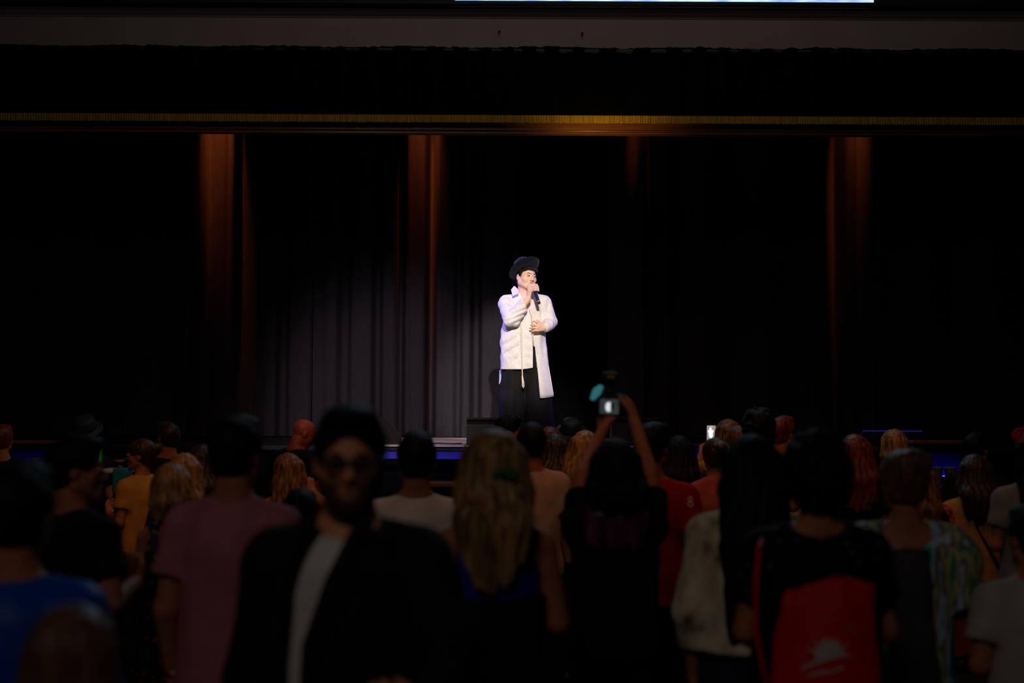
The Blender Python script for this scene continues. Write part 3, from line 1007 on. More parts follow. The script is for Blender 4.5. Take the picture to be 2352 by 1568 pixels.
# warm lamps above the curtain, hidden behind the beam
zvis = P(1176, 310, YC).z
for px, e, w in ((490, 6800, 12.5), (968, 4600, 12.0), (1472, 1500, 6.5), (1974, 2600, 11.5)):
    p0 = P(px, 310, YC - 0.42)
    lamp('curtain_downlight', 'SPOT', (p0.x, YC - 0.47, zvis + 2.5), (p0.x, YC - 0.12, zvis + 0.55), e, (1.0, 0.19, 0.035), spot_size=w * D2R, spot_blend=1.0, shadow_soft_size=0.015)

# ------------------------------------------------------------------ black valance with gold fringe
yv = 12.80
zv1, zv0, zg = P(1176, 108, yv).z, P(1176, 268, yv).z, P(1176, 283, yv).z
VALANCE = mat('black_valance', (0.0016, 0.0016, 0.0020), (0.0024, 0.0024, 0.003), spec=0.0, rough=1.0)
GOLD = mat('gold_fringe', rgb(150, 118, 12), rgb(120, 92, 8), rough=0.5, scale=(60, 60, 2), metal=0.0)
val = empty('valance', (0, yv, zg), 'long black valance with gold fringe across the top of the stage', 'valance')
nx = 1500
xs = np.linspace(-7.0, 7.0, nx)
rr = np.random.default_rng(4)
nb = np.convolve(rr.random(nx), np.ones(5) / 5, 'same')
nb2 = np.convolve(rr.random(nx), np.ones(21) / 21, 'same')
topz = zv1 + 0.03 * (nb - 0.5) * (nb2 > 0.49) + 0.006 * np.sin(xs * 5)
fold = 0.02 * np.sin(xs * 26 + 2 * np.sin(xs * 3)) + 0.008 * np.sin(xs * 61)
v, q = [], []
rows = [(0.0, 0.3), (0.12, 0.6), (0.45, 0.9), (0.85, 1.0), (0.97, 0.8), (1.0, 0.5)]
for side in (0, 1):
    for t, am in rows:
        z = zv0 + (topz - zv0) * t
        for i in range(nx):
            v.append((xs[i], fold[i] * am + side * 0.03, z[i] - zg))
nr = len(rows)
for side in (0, 1):
    for j in range(nr - 1):
        for i in range(nx - 1):
            a = side * nr * nx + j * nx + i
            f = (a, a + 1, a + nx + 1, a + nx)
            q.append(f if side == 0 else f[::-1])
for i in range(nx - 1):
    a = (nr - 1) * nx + i
    q.append((a, a + 1, a + 1 + nr * nx, a + nr * nx))
link('cloth', mesh_np('cloth', v, q), VALANCE, val)
v, q = [], []
nx = 1800
xs = np.linspace(-7.0, 7.0, nx)
fz = rr.random(nx) * 0.008
for side in (0, 1):
    for t in range(3):
        for i in range(nx):
            z = (zv0 - zg + 0.012) * (1 - t / 2)
            v.append((xs[i], -0.012 + (0.0015 if i % 3 else -0.0015) + side * 0.012 + 0.006 * math.sin(xs[i] * 26) * 0.3, z + (fz[i] if t == 2 else 0)))
for side in (0, 1):
    for j in range(2):
        for i in range(nx - 1):
            a = side * 3 * nx + j * nx + i
            f = (a, a + nx, a + nx + 1, a + 1)
            q.append(f if side == 0 else f[::-1])
fr = link('gold_fringe', mesh_np('gold_fringe', v, q, False), GOLD, val)
fr['label'] = 'gold fringe along the lower edge'
MB().tube([(-7, 0.02, zv1 - zg - 0.03), (7, 0.02, zv1 - zg - 0.03)], 0.02, 8).build('rod', BLACK_PAINT, val)

# ------------------------------------------------------------------ stage monitors
GRILLE = mat('speaker_grille', (0.010, 0.010, 0.010), (0.03, 0.03, 0.03), kind='voronoi', scale=(180, 180, 180), rough=0.6)
CAB = mat('speaker_cabinet', rgb(30, 27, 24), rgb(24, 22, 20), rough=0.5, scale=(60, 60, 60), bump=0.2)


def monitor(px, top, d, wpx, label, rz=0.0, slope=0.55):
    p = P(px, top, d)
    hgt = p.z - SZ - 0.012
    w = wpx / (FPX / d)
    root = empty('stage_monitor', (p.x, d, SZ + 0.012), label, 'speaker', rz, 'wedge speakers along the stage front')
    dp = 0.34
    b = MB()
    b.prism([(-dp / 2, 0.0), (dp / 2, 0.0), (dp / 2 + 0.01, 0.05), (dp / 2 - slope * hgt, hgt), (-dp / 2 + 0.05, hgt), (-dp / 2, hgt * 0.8)], -w / 2, w / 2, 'x')
    b.build('cabinet', CAB, root)
    nrm = Vector((0, hgt - 0.05, slope * hgt + 0.01)).normalized()
    c0 = Vector((0, dp / 2 + 0.005 - slope * hgt / 2, (hgt + 0.05) / 2)) + nrm * 0.006
    rot = nrm.to_track_quat('Z', 'X').to_matrix()
    MB().box(c0, (math.hypot(hgt, slope * hgt) * 0.82, w * 0.92, 0.012), rot, 0.004).build('grille', GRILLE, root)
    b = MB().box((0, -dp / 2 + 0.03, hgt + 0.004), (w * 0.98, 0.05, 0.02), None, 0.005)
    b.build('top_rail', BLACK_PAINT, root)
    b = MB()
    b.box((0, -dp / 2 - 0.004, hgt * 0.42), (w * 0.34, 0.012, 0.07), None, 0.003)
    b.build('handle', BLACK_PAINT, root)
    b = MB()
    b.box((w * 0.32, -dp / 2 - 0.003, hgt * 0.25), (0.09, 0.008, 0.06), None, 0.002)
    b.build('socket_plate', BLACK_PAINT, root)
    return root


monitor(1137, 962, 13.35, 128, 'black wedge speaker standing at the singer\'s feet, left of him')
monitor(1458, 962, 13.4, 112, 'black wedge speaker behind the raised camera')
monitor(868, 957, 13.45, 84, 'black wedge speaker with sloped face beside the head of the man in glasses', rz=-1.15, slope=0.62)
CABLE = mat('cable_rubber', (0.008, 0.008, 0.008), rough=0.5)
for pts, lab in (([P(970, 1018, 13.15), P(1010, 1016, 13.3), P(1040, 1017, 13.12), P(1060, 1012, 13.25)], 'thin cable lying on the stage lip by the left wedge speaker'),):
    b = MB().tube([(q.x, q.y, SZ + 0.022) for q in pts], 0.006, 6)
    tag(b.build('cable', CABLE, None, True), lab, 'cable')

# ------------------------------------------------------------------ drink ledges in front of the stage
b = MB()
zr = P(1100, 1107, 12.25).z
for x0, x1, y, z, lab in ((P(930, 1107, 12.25).x, P(1420, 1107, 12.25).x, 12.25, zr, 'wooden drink ledge in front of the middle of the stage'),
                          (P(2070, 1107, 12.25).x, P(2290, 1107, 12.25).x, 12.25, zr, 'wooden drink ledge in front of the blue panel at right'),
                          (P(-30, 1084, 12.25).x, P(140, 1084, 12.25).x, 12.25, P(60, 1082, 12.25).z, 'wooden drink ledge in front of the blue panel at far left')):
    r = empty('drink_ledge', ((x0 + x1) / 2, y, 0), lab, 'ledge', group='drink ledges before the stage')
    MB().box((0, 0, z - 0.015), (x1 - x0, 0.34, 0.03), None, 0.008).build('top', LEDGE_WOOD, r)
    MB().box((0, 0.12, (z - 0.03) / 2), (x1 - x0 - 0.06, 0.06, z - 0.03), None, 0.01).build('panel', BLACK_PAINT, r)
    for sx in (-1, 1):
        MB().box((sx * ((x1 - x0) / 2 - 0.05), 0, (z - 0.03) / 2), (0.05, 0.28, z - 0.03), None, 0.008).build('support', BLACK_PAINT, r)

CUP = mat('cup_plastic', rgb(120, 112, 108), rgb(105, 98, 95), rough=0.35)


def cup(px, base, top, d, label, m=None):
    p0, p1 = P(px, base, d), P(px, top, d)
    h = p1.z - p0.z
    r = h * 0.36
    root = empty('plastic_cup', (p0.x, d, p0.z + 0.001), label, 'cup', group='plastic cups on the drink ledges')
    b = MB().lathe([(r * 0.72, 0), (r * 0.76, 0.004), (r, h), (r * 1.06, h + 0.002), (r * 1.06, h + 0.006), (r * 0.94, h + 0.004), (r * 0.70, 0.012)], 18)
    b.build('cup_wall', m or CUP, root, True)
    MB().lathe([(r * 0.86, h * 0.60), (r * 0.87, h * 0.61), (r * 0.5, h * 0.612)], 18).build('drink', mat('dark_drink', rgb(40, 20, 10), rough=0.2), root)
    return root


zL = P(60, 1082, 12.25).z
for px, lab in ((81, 'clear plastic cup at far left before the blue panel, left of two'), (105, 'clear plastic cup at far left before the blue panel, right of two')):
    c_ = cup(px, 1082, 1053, 12.2, lab)
    c_.location.z = zL + 0.001
for px, tp_, lab in ((2152, 1069, 'pale plastic cup before the right blue panel, wider of two'), (2183, 1068, 'pale plastic cup before the right blue panel, beside the long dark hair')):
    c_ = cup(px, 1107, 1069, 12.2, lab)
    c_.location.z = zr + 0.001
r = empty('saucer', (P(2140, 1100, 12.15).x, 12.12, zr + 0.001), 'small pale saucer on the right drink ledge below the blue panel', 'saucer')
MB().lathe([(0.02, 0), (0.04, 0.004), (0.055, 0.014), (0.053, 0.016), (0.038, 0.007), (0.01, 0.005)], 18).build('dish', CUP, r, True)

# high table with a teal cloth and small things, left of the woman in the mustard shirt
TEAL = mat('teal_cloth', rgb(10, 120, 135), rgb(6, 96, 112), scale=(14, 14, 14))
p0, p1 = P(226, 1078, 9.9), P(296, 1080, 9.9)
ht = empty('high_table', ((p0.x + p1.x) / 2, 10.0, 0), 'small high table with a pale edge left of the woman in mustard', 'table')
wt = p1.x - p0.x
zt_ = p0.z
MB().box((0, 0, zt_ - 0.012), (wt, 0.34, 0.024), None, 0.006).build('tabletop', mat('table_edge', rgb(190, 184, 176), rough=0.5), ht)
MB().tube([(0, 0, 0.03), (0, 0, zt_ - 0.024)], 0.03, 12).build('pole', BLACK_PAINT, ht, True)
MB().lathe([(0.17, 0.0), (0.17, 0.015), (0.05, 0.035), (0.03, 0.05)], 20).build('base', BLACK_PAINT, ht, True)
v = []
nx_, nz_ = 16, 12
cx0, cx1 = P(258, 1078, 9.8).x, P(304, 1078, 9.8).x
for j in range(nz_):
    for i in range(nx_):
        u, t = i / (nx_ - 1), j / (nz_ - 1)
        dz = 0.21 * max(0, t - 0.35) / 0.65 * (0.55 + 0.45 * math.sin(u * 2.6 + 0.3))
        yy = 9.98 - min(t, 0.35) / 0.35 * 0.155 - (0.004 + 0.016 * max(0, t - 0.35) * (1 + math.sin(u * 14)))
        v.append((cx0 + (cx1 - cx0) * u, yy, zt_ + 0.006 - dz))
f = [(j * nx_ + i, j * nx_ + i + 1, (j + 1) * nx_ + i + 1, (j + 1) * nx_ + i) for j in range(nz_ - 1) for i in range(nx_ - 1)]
me = mesh_py('cloth', v, f, True)
tcl = link('teal_cloth', me, TEAL)
md = tcl.modifiers.new('thickness', 'SOLIDIFY')
md.thickness = 0.005
tag(tcl, 'teal cloth draped over the corner of the high table', 'cloth')
dr = empty('brass_dish', (P(270, 1056, 10.0).x, 10.05, zt_ + 0.012), 'small brass footed dish on the high table beside the profile woman', 'dish')
BRASS = mat('brass', rgb(200, 150, 70), rough=0.3, metal=1.0)
zd = P(270, 1058, 10.05).z - zt_ - 0.012
MB().lathe([(0.028, 0), (0.026, 0.004), (0.006, 0.010), (0.006, zd - 0.008)], 16).build('foot', BRASS, dr, True)
MB().lathe([(0.008, zd - 0.01), (0.034, zd), (0.046, zd + 0.008), (0.044, zd + 0.010), (0.02, zd - 0.002)], 18).build('bowl', BRASS, dr, True)
br = empty('green_bottle', (P(237, 1048, 10.0).x, 9.95, zt_ + 0.001), 'narrow green bottle with an added glow on the high table at left', 'bottle')
hb = P(237, 1031, 9.95).z - zt_
MB().lathe([(0.016, 0), (0.018, 0.004), (0.018, hb * 0.62), (0.009, hb * 0.75), (0.009, hb), (0.005, hb)], 14).build('glass', mat('green_glass', rgb(18, 70, 26), rough=0.15), br, True)
MB().box((0, -0.0205, hb * 0.66), (0.018, 0.003, hb * 0.5), None, 0.001).build('added_glow', glow('green_added_glow', (0.02, 0.36, 0.03), 0.14), br)  # added glow patch in place of a green glow stick

# ------------------------------------------------------------------ the singer
# local frame: x to the right of the photo, y away from the hall, z up from the stage floor
SYD = 14.0
FT = P(1210, 1018, SYD)
SS = FPX / SYD
ux = lambda px: (px - 1210) / SS * 1.0
uz = lambda py: (P(1210, py, SYD).z - SZ)
sg = empty('person', (P(1210, 800, SYD).x, SYD, SZ + 0.004), 'singer in a long white shirt and dark hat on the stage', 'person')
SKIN_S = mat('skin_singer', rgb(246, 204, 172), rgb(238, 190, 158), rough=0.5, scale=(30, 30, 30))
SHIRT_W = mat('white_shirt_cloth', rgb(240, 234, 226), rgb(232, 225, 216), rough=0.9, scale=(40, 40, 40), spec=0.15)
SHIRT_E = mat('cream_seam', rgb(236, 224, 200), rgb(226, 212, 186), rough=0.9, scale=(60, 60, 60), spec=0.15)
HAIR_S = mat('hair_black_brown', rgb(18, 13, 10), rgb(34, 24, 18), rough=0.5, scale=(60, 60, 60), spec=0.3)

Rs, cs = head_frame(213, 2, -4, pivot=(-0.012, -0.005, 1.475), up=0.135)
cs = Vector((ux(1208), -0.035, uz(638.5)))
HS = 1.12
Hg = lambda R, c, x, y, z: tuple((R * HS) @ Vector((x, y, z)) + c)
RS_ = dict(S=(-0.200, 0.0, 1.375), E=(-0.15, -0.20, 1.205), W=(0.010, -0.228, 1.405))
LS_ = dict(S=(0.160, 0.0, 1.385), E=(0.232, -0.03, 1.195), W=(0.178, -0.190, 1.128))

F = Field((-0.36, -0.36, 1.02), (0.36, 0.20, 1.84), 0.0055)
F.loft([1.03, 1.15, 1.27, 1.36, 1.42, 1.465], [0.150, 0.152, 0.165, 0.168, 0.142, 0.075], [0.098, 0.102, 0.112, 0.106, 0.085, 0.06], cx=-0.02, k=0.02)
add_head(F, Rs, cs, (-0.015, 0.0, 1.455), False, mouth_open=0.009, sc=HS, full=0.010)
for q in (RS_, LS_):
    F.cone((-0.01, 0.0, 1.45), q['S'], 0.055, 0.055, 0.03)
    F.chain([q['S'], q['E'], q['W']], [0.052, 0.042, 0.029], 0.012)
# microphone axis
M0, M1 = Vector((0.052, -0.196, 1.556)), Vector((0.116, -0.285, 1.352))
mdir = (M1 - M0).normalized()
# right hand closed around the top of the microphone
W = V3(RS_['W'])
for i, t in enumerate((0.016, 0.038, 0.060, 0.081)):
    c0 = V3(M0 + mdir * t)
    mcp = c0 + np.array([-0.040, -0.020, 0.002 - 0.002 * i])
    F.cone(W + np.array([0.0, -0.004, 0.014 - 0.010 * i]), mcp, 0.0155, 0.0130, 0.012)
    sc_ = (1.0, 1.06, 1.0, 0.86)[i]
    pip = c0 + np.array([0.006, -0.046 * sc_, 0.003])
    dip = c0 + np.array([0.038 * sc_, -0.024, 0.000])
    tip = c0 + np.array([0.034, 0.004, -0.002])
    F.chain([mcp, pip, dip, tip], [0.0118, 0.0105, 0.0096, 0.0084], 0.004)
th0 = W + np.array([0.012, 0.010, 0.035])
F.chain([W + np.array([0.004, 0.0, 0.012]), th0 + np.array([0.006, 0.016, 0.028]), V3(M0 + mdir * 0.055) + np.array([-0.012, 0.035, 0.0]), V3(M0 + mdir * 0.030) + np.array([0.010, 0.034, 0.0])],
        [0.018, 0.014, 0.0115, 0.0095], 0.008)
# left hand resting in front of the belly
W = V3(LS_['W'])
fing = [((0.108, -0.222, 1.163), (0.086, -0.238, 1.180), (0.070, -0.228, 1.186), (0.058, -0.214, 1.188)),
        ((0.102, -0.228, 1.141), (0.070, -0.240, 1.150), (0.050, -0.230, 1.150), (0.036, -0.214, 1.148)),
        ((0.100, -0.226, 1.120), (0.064, -0.238, 1.124), (0.042, -0.228, 1.122), (0.028, -0.212, 1.119)),
        ((0.104, -0.218, 1.099), (0.076, -0.230, 1.097), (0.058, -0.222, 1.093), (0.046, -0.210, 1.090))]
for i, ch in enumerate(fing):
    F.cone(W + np.array([-0.006, -0.004, 0.016 - 0.010 * i]), ch[0], 0.0160, 0.0135, 0.012)
    F.chain(ch, [0.0118, 0.0104, 0.0094, 0.0080], 0.004)
F.chain([W + np.array([-0.012, 0.006, 0.014]), (0.135, -0.192, 1.172), (0.112, -0.186, 1.192), (0.092, -0.184, 1.198)], [0.0165, 0.0135, 0.0115, 0.0092], 0.008)
sbody = F.build('body', SKIN_S, sg)
face_parts(sbody, Rs, cs, HAIR_S, mat('lip_singer', rgb(196, 118, 110), rough=0.4), mouth_open=True, sc=HS)
sring = MB()
c0 = M0 + mdir * 0.078
sring.tube([c0 + Vector((-0.010 + 0.002 * math.cos(a) * 0, -0.038, 0)) + Vector((0.004 * math.cos(a), 0.0125 * math.cos(a), 0.0125 * math.sin(a))) for a in np.linspace(0, 2 * math.pi, 14, endpoint=False)], 0.0022, 6, True)
sring.build('finger_ring', mat('silver', rgb(210, 210, 214), rough=0.2, metal=1.0), sbody, True)

# hair with curls on the forehead
F = Field((cs[0] - 0.17, cs[1] - 0.17, cs[2] - 0.13), (cs[0] + 0.17, cs[1] + 0.18, cs[2] + 0.16), 0.005)
F.ell(Hg(Rs, cs, 0, -0.020, 0.033), (0.082 * HS, 0.100 * HS, 0.088 * HS), 0.01, R=Rs)
F.ell(Hg(Rs, cs, 0, -0.06, -0.03), (0.062 * HS, 0.05 * HS, 0.065 * HS), 0.03, R=Rs)
F.ell(Hg(Rs, cs, 0, 0.120, -0.036), (0.080 * HS, 0.085 * HS, 0.116 * HS), 0.006, 'cut', R=Rs)
for sx in (-1, 1):
    F.ell(Hg(Rs, cs, sx * 0.086, 0.014, -0.034), (0.03 * HS, 0.040 * HS, 0.046 * HS), 0.006, 'cut', R=Rs)
r_ = random.Random(5)
for i in range(17):
    x = -0.068 + 0.0085 * i
    y = 0.072 - 5.0 * x * x
    sgn = 1 if i % 2 else -1
    z0 = 0.072 - 3.0 * x * x
    k_ = r_.uniform(0.7, 1.3)
    pts = [Hg(Rs, cs, x, y - 0.016, z0 + 0.018), Hg(Rs, cs, x + sgn * 0.006 * k_, y + 0.006, z0 + 0.008), Hg(Rs, cs, x + sgn * 0.010 * k_, y + 0.012, z0 - 0.006),
           Hg(Rs, cs, x + sgn * 0.003, y + 0.013, z0 - 0.014 * k_), Hg(Rs, cs, x - sgn * 0.006, y + 0.011, z0 - 0.010)]
    F.chain(pts, [0.0085, 0.0075, 0.0062, 0.005, 0.003], 0.002)
for i in range(4):
    F.chain([Hg(Rs, cs, 0.076, 0.03 - 0.012 * i, 0.03), Hg(Rs, cs, 0.079, 0.028 - 0.012 * i, 0.0)], [0.009, 0.004], 0.004)
zl_ = local_of(Rs, cs)
F.keep(lambda X, Y, Z: (-0.080 + 0.060 * np.clip((zl_(X, Y, Z)[1] + 0.03) / 0.07, 0, 1)) - zl_(X, Y, Z)[2], 0.006)
F.build('hair', HAIR_S, sg)

# felt hat worn far back on the head
FELT = mat('navy_felt', rgb(22, 20, 36), rgb(17, 16, 30), rough=0.95, scale=(70, 70, 70), spec=0.1, sheen=0.1)
Mh = Matrix.Translation(cs) @ Rs.to_4x4() @ Matrix.Scale(1.12, 4) @ Matrix.Translation((-0.004, -0.026, 0.066)) @ Matrix.Rotation(38 * D2R, 4, 'X') @ Matrix.Rotation(6 * D2R, 4, 'Y')


def hatfn(p, a, r):
    z = p.z
    if r > 0.1:
        z += 0.012 * abs(math.cos(a)) ** 2 * (r - 0.09) / 0.07
    elif z > 0.05:
        z -= 0.022 * math.exp(-(p.x / 0.022) ** 2) * (0.4 + 0.6 * max(0, -math.sin(a) * 0.4 + 0.6))
        p.x *= 1 - 0.18 * max(0, math.sin(a)) * (z - 0.05) / 0.06
    return (p.x, p.y, z)


b = MB()
prof = [(0.086, -0.006), (0.100, -0.007), (0.122, -0.005), (0.138, 0.003), (0.146, 0.012), (0.148, 0.016), (0.146, 0.019), (0.136, 0.009), (0.125, 0.001), (0.100, 0.000),
        (0.0905, 0.004), (0.089, 0.03), (0.086, 0.06), (0.079, 0.088), (0.066, 0.108), (0.045, 0.117), (0.02, 0.118), (0.002, 0.117)]
b.lathe(prof, 48, Mh, sx=0.93, sy=1.06, fn=hatfn)
hat = b.build('hat', FELT, sg, True)
b = MB()
b.lathe([(0.0895, 0.001), (0.0925, 0.002), (0.0915, 0.030), (0.0885, 0.031)], 40, Mh, sx=0.93, sy=1.06)
b.build('hat_band', mat('hat_ribbon', rgb(14, 13, 20), rough=0.5), hat, True)

# shirt
F = Field((-0.36, -0.36, 0.68), (0.37, 0.20, 1.52), 0.0055)
eds = [(0.70, 1149, 1262), (0.78, 1148, 1261), (0.88, 1148, 1258), (1.0, 1149, 1254), (1.10, 1151, 1252), (1.2, 1156, 1252), (1.3, 1155, 1254), (1.385, 1158, 1252), (1.43, 1172, 1240), (1.47, 1190, 1224)]
zs = [e[0] for e in eds]
F.loft(zs, [(ux(e[2]) - ux(e[1])) / 2 for e in eds], [0.165, 0.165, 0.162, 0.16, 0.155, 0.148, 0.142, 0.122, 0.10, 0.075], cx=[(ux(e[2]) + ux(e[1])) / 2 for e in eds], cy=[0.0] * 10, k=0.02, pw=2.2)
for q, r0, r1, r2 in ((RS_, 0.080, 0.078, 0.052), (LS_, 0.074, 0.066, 0.052)):
    S, E, Wv = V3(q['S']), V3(q['E']), V3(q['W'])
    F.cone((-0.012 + 0.3 * (S[0] + 0.012), 0.0, 1.432), S, 0.058, 0.070, 0.03)
    F.cone(S, E, r0, r1, 0.028)
    F.cone(E, E + (Wv - E) * 0.84, r1, r2, 0.012)
    F.cone(E + (Wv - E) * 0.74, E + (Wv - E) * 0.96, 0.050, 0.0445, 0.004, cap=True)
# loose cloth: arm folds, gathers along the cord, diagonal drapes
b1, b2, b3 = bumps(21, (15, 15, 9)), bumps(22, (46, 30, 30), 7), bumps(23, (70, 40, 20), 6)
Er, Wr = V3(RS_['E']), V3(RS_['W'])
dr_ = unit(Wr - Er)
ridge = lambda t: 1 - 2 * np.abs(np.sin(t)) ** 0.8


def arm_folds(X, Y, Z, A, B, r0, freq, amp, skew):
    d = unit(B - A)
    L = np.linalg.norm(B - A)
    x, y, z = X - A[0], Y - A[1], Z - A[2]
    t = x * d[0] + y * d[1] + z * d[2]
    dist = np.sqrt((x - t * d[0]) ** 2 + (y - t * d[1]) ** 2 + (z - t * d[2]) ** 2)
    m = np.exp(-(dist / (r0 * 1.3)) ** 6) * np.clip((t + 0.05) / 0.05, 0, 1) * np.clip((L - t) / 0.05, 0, 1)
    u = np.cross(d, (0, 1, 0))
    s_ = x * u[0] + y * u[1] + z * u[2]
    return m * amp * ridge(t * freq + skew * s_ + 1.2 * np.sin(20 * s_ + 9 * t))


def shirt_disp(X, Y, Z):
    o = 0.0046 * b1(X, Y, Z) + 0.0022 * b2(X, Y, Z) + 0.0012 * b3(X, Y, Z)
    o = o + arm_folds(X, Y, Z, V3(RS_['E']), V3(RS_['W']), 0.08, 26, 0.0060, 44)
    o = o + arm_folds(X, Y, Z, V3(RS_['S']), V3(RS_['E']), 0.09, 22, 0.0055, -38)
    o = o + arm_folds(X, Y, Z, V3(LS_['S']), V3(LS_['E']), 0.08, 20, 0.0045, 34)
    o = o + arm_folds(X, Y, Z, V3(LS_['E']), V3(LS_['W']), 0.075, 34, 0.0055, -30)
    cx = -0.056
    front = np.clip((-0.03 - Y) / 0.05, 0, 1) * np.clip((1.19 - Z) / 0.03, 0, 1)
    g = np.exp(-((X - cx) / 0.045) ** 2)
    o = o + front * g * 0.0050 * np.sin(Z * 330 + 180 * np.abs(X - cx) + 2 * np.sin(Z * 60))
    side = np.clip((cx + 0.01 - X) / 0.06, 0, 1) * np.clip((X + 0.255) / 0.06, 0, 1)
    o = o + front * side * 0.0085 * ridge(0.5 * (46 * Z - 34 * (X - cx) + 1.8 * np.sin(13 * Z)))
    rs = np.clip((X - cx - 0.01) / 0.04, 0, 1) * np.clip((0.08 - X) / 0.06, 0, 1)
    o = o + front * rs * 0.0035 * np.sin(70 * Z + 26 * X)
    rp_ = np.clip((X - 0.08) / 0.03, 0, 1) * np.clip((-0.02 - Y) / 0.05, 0, 1)
    o = o + rp_ * 0.0028 * np.sin(90 * X + 6 * Z)
    return o


F.warp(shirt_disp)
# open neck
F.ell((-0.010, -0.005, 1.475), (0.066, 0.075, 0.050), 0.006, 'cut')
F.op((-0.09, -0.30, 1.28), (0.10, 0.02, 1.50), lambda X, Y, Z: np.maximum(np.maximum(np.abs(X - 0.006) - 0.006 - 0.42 * np.clip(Z - 1.305, 0, 1), Y - 0.0), 1.30 - Z), 0.004, 'cut')
# slit below the placket
F.op((0.02, -0.30, 0.60), (0.14, 0.0, 0.95), lambda X, Y, Z: np.maximum(np.maximum(ux(1223.6) - X, X - (ux(1228) + (0.945 - Z) * 0.094)), np.maximum(Y - 0.02, Z - 0.945)), 0.002, 'cut')
# hem: left front rises towards the placket
F.keep(lambda X, Y, Z: 0.722 + 0.15 * np.clip(X + 0.04, 0, 0.12) + 0.02 * np.clip(-0.16 - X, 0, 1) - Z + 0 * Y)
F.build('shirt', SHIRT_W, sg)

# collar leaves
b = MB()


def leaf(front, mb, th=0.006):
    n = len(front)
    base = len(mb.v)
    cen = Vector((0, 0.02, 1.50))
    for k in (0, 1):
        for p in front:
            p = Vector(p)
            o = (Vector((p.x, p.y, 0)) - Vector((cen.x, cen.y, 0))).normalized() * th * k
            mb.v.append(tuple(p - o))
    mb.f.append(tuple(base + i for i in range(n)))
    mb.f.append(tuple(base + n + i for i in range(n - 1, -1, -1)))
    for i in range(n):
        j = (i + 1) % n
        mb.f.append((base + i, base + n + i, base + n + j, base + j))


leaf([(ux(1180), -0.035, 1.545), (ux(1173), -0.055, 1.507), (ux(1177), -0.128, 1.437), (ux(1190.5), -0.146, 1.466), (ux(1189), -0.10, 1.507)], b)
b.build('collar', SHIRT_W, sg)
b = MB()
leaf([(ux(1222), -0.04, 1.545), (ux(1229), -0.06, 1.505), (ux(1226), -0.125, 1.432), (ux(1211), -0.135, 1.455), (ux(1214), -0.10, 1.51)], b)
b.build('collar', SHIRT_W, sg)
b = MB()
b.tube([(-0.012 + 0.072 * math.sin(a), 0.005 - 0.075 * math.cos(a) * -1, 1.492 + 0.030 * math.cos(a)) for a in np.linspace(-2.0, 2.0, 17)], 0.016, 8)
b.build('collar_stand', SHIRT_W, sg, True)

# long front panel hanging below the hem on his left
b = MB()
rows = [(0.960, 1228, 1248), (0.86, 1230.5, 1255), (0.76, 1233, 1260), (0.66, 1235.5, 1264), (0.56, 1237.5, 1268), (0.48, 1239.2, 1271), (0.443, 1240, 1272)]
nx_ = 14
v, q = [], []
for side in (0, 1):
    for j, (z, xa, xb) in enumerate(rows):
        for i in range(nx_):
            t = i / (nx_ - 1)
            x = ux(xa) + (ux(xb) - ux(xa)) * t
            zz = z + (0.020 * t * t if j == len(rows) - 1 else 0.012 * t * t * j / 6)
            y = -0.172 + 0.115 * t ** 2.2 + 0.006 * math.sin(t * 7 + z * 6) * min(1, j / 2) - 0.004 * j + (0.075, 0.030, 0.008, 0, 0, 0, 0)[j]
            v.append((x, y + side * 0.006, zz))
nr = len(rows)
for side in (0, 1):
    for j in range(nr - 1):
        for i in range(nx_ - 1):
            a = side * nr * nx_ + j * nx_ + i
            f = (a, a + nx_, a + nx_ + 1, a + 1)
            q.append(f if side == 0 else f[::-1])
o_ = nr * nx_
for j in range(nr - 1):
    for i in (0, nx_ - 1):
        a = j * nx_ + i
        q.append((a, a + o_, a + nx_ + o_, a + nx_))
for i in range(nx_ - 1):
    a = (nr - 1) * nx_ + i
    q.append((a, a + o_, a + 1 + o_, a + 1))
link('long_panel', mesh_np('long_panel', v, q), SHIRT_W, sg)
b = MB()
b.tube([(ux(1224.5), -0.168, 0.95), (ux(1223), -0.172, 1.05), (ux(1222), -0.170, 1.15), (ux(1220.5), -0.162, 1.24), (ux(1215.5), -0.152, 1.305)], 0.0075, 6)
b.build('placket', SHIRT_E, sg, True)
# drawstring with its loop
b = MB()
b.tube([(ux(1196), -0.166, 1.175), (ux(1197), -0.173, 1.05), (ux(1197.5), -0.175, 0.95), (ux(1198.5), -0.175, 0.85), (ux(1199), -0.176, 0.75), (ux(1199.5), -0.178, 0.70), (ux(1200), -0.178, 0.655),
        (ux(1202.5), -0.179, 0.60), (ux(1203.5), -0.179, 0.56), (ux(1202), -0.179, 0.543), (ux(1200), -0.179, 0.56), (ux(1199.8), -0.178, 0.61), (ux(1199.3), -0.177, 0.66)], 0.0062, 6)
b.build('drawstring', SHIRT_E, sg, True)
# back hem corner that catches the blue light
b = MB()
leaf([(ux(1150), 0.06, 0.72), (ux(1147), 0.11, 0.72), (ux(1146), 0.14, 0.58), (ux(1149.5), 0.10, 0.60)], b)
b.build('back_hem', SHIRT_W, sg)

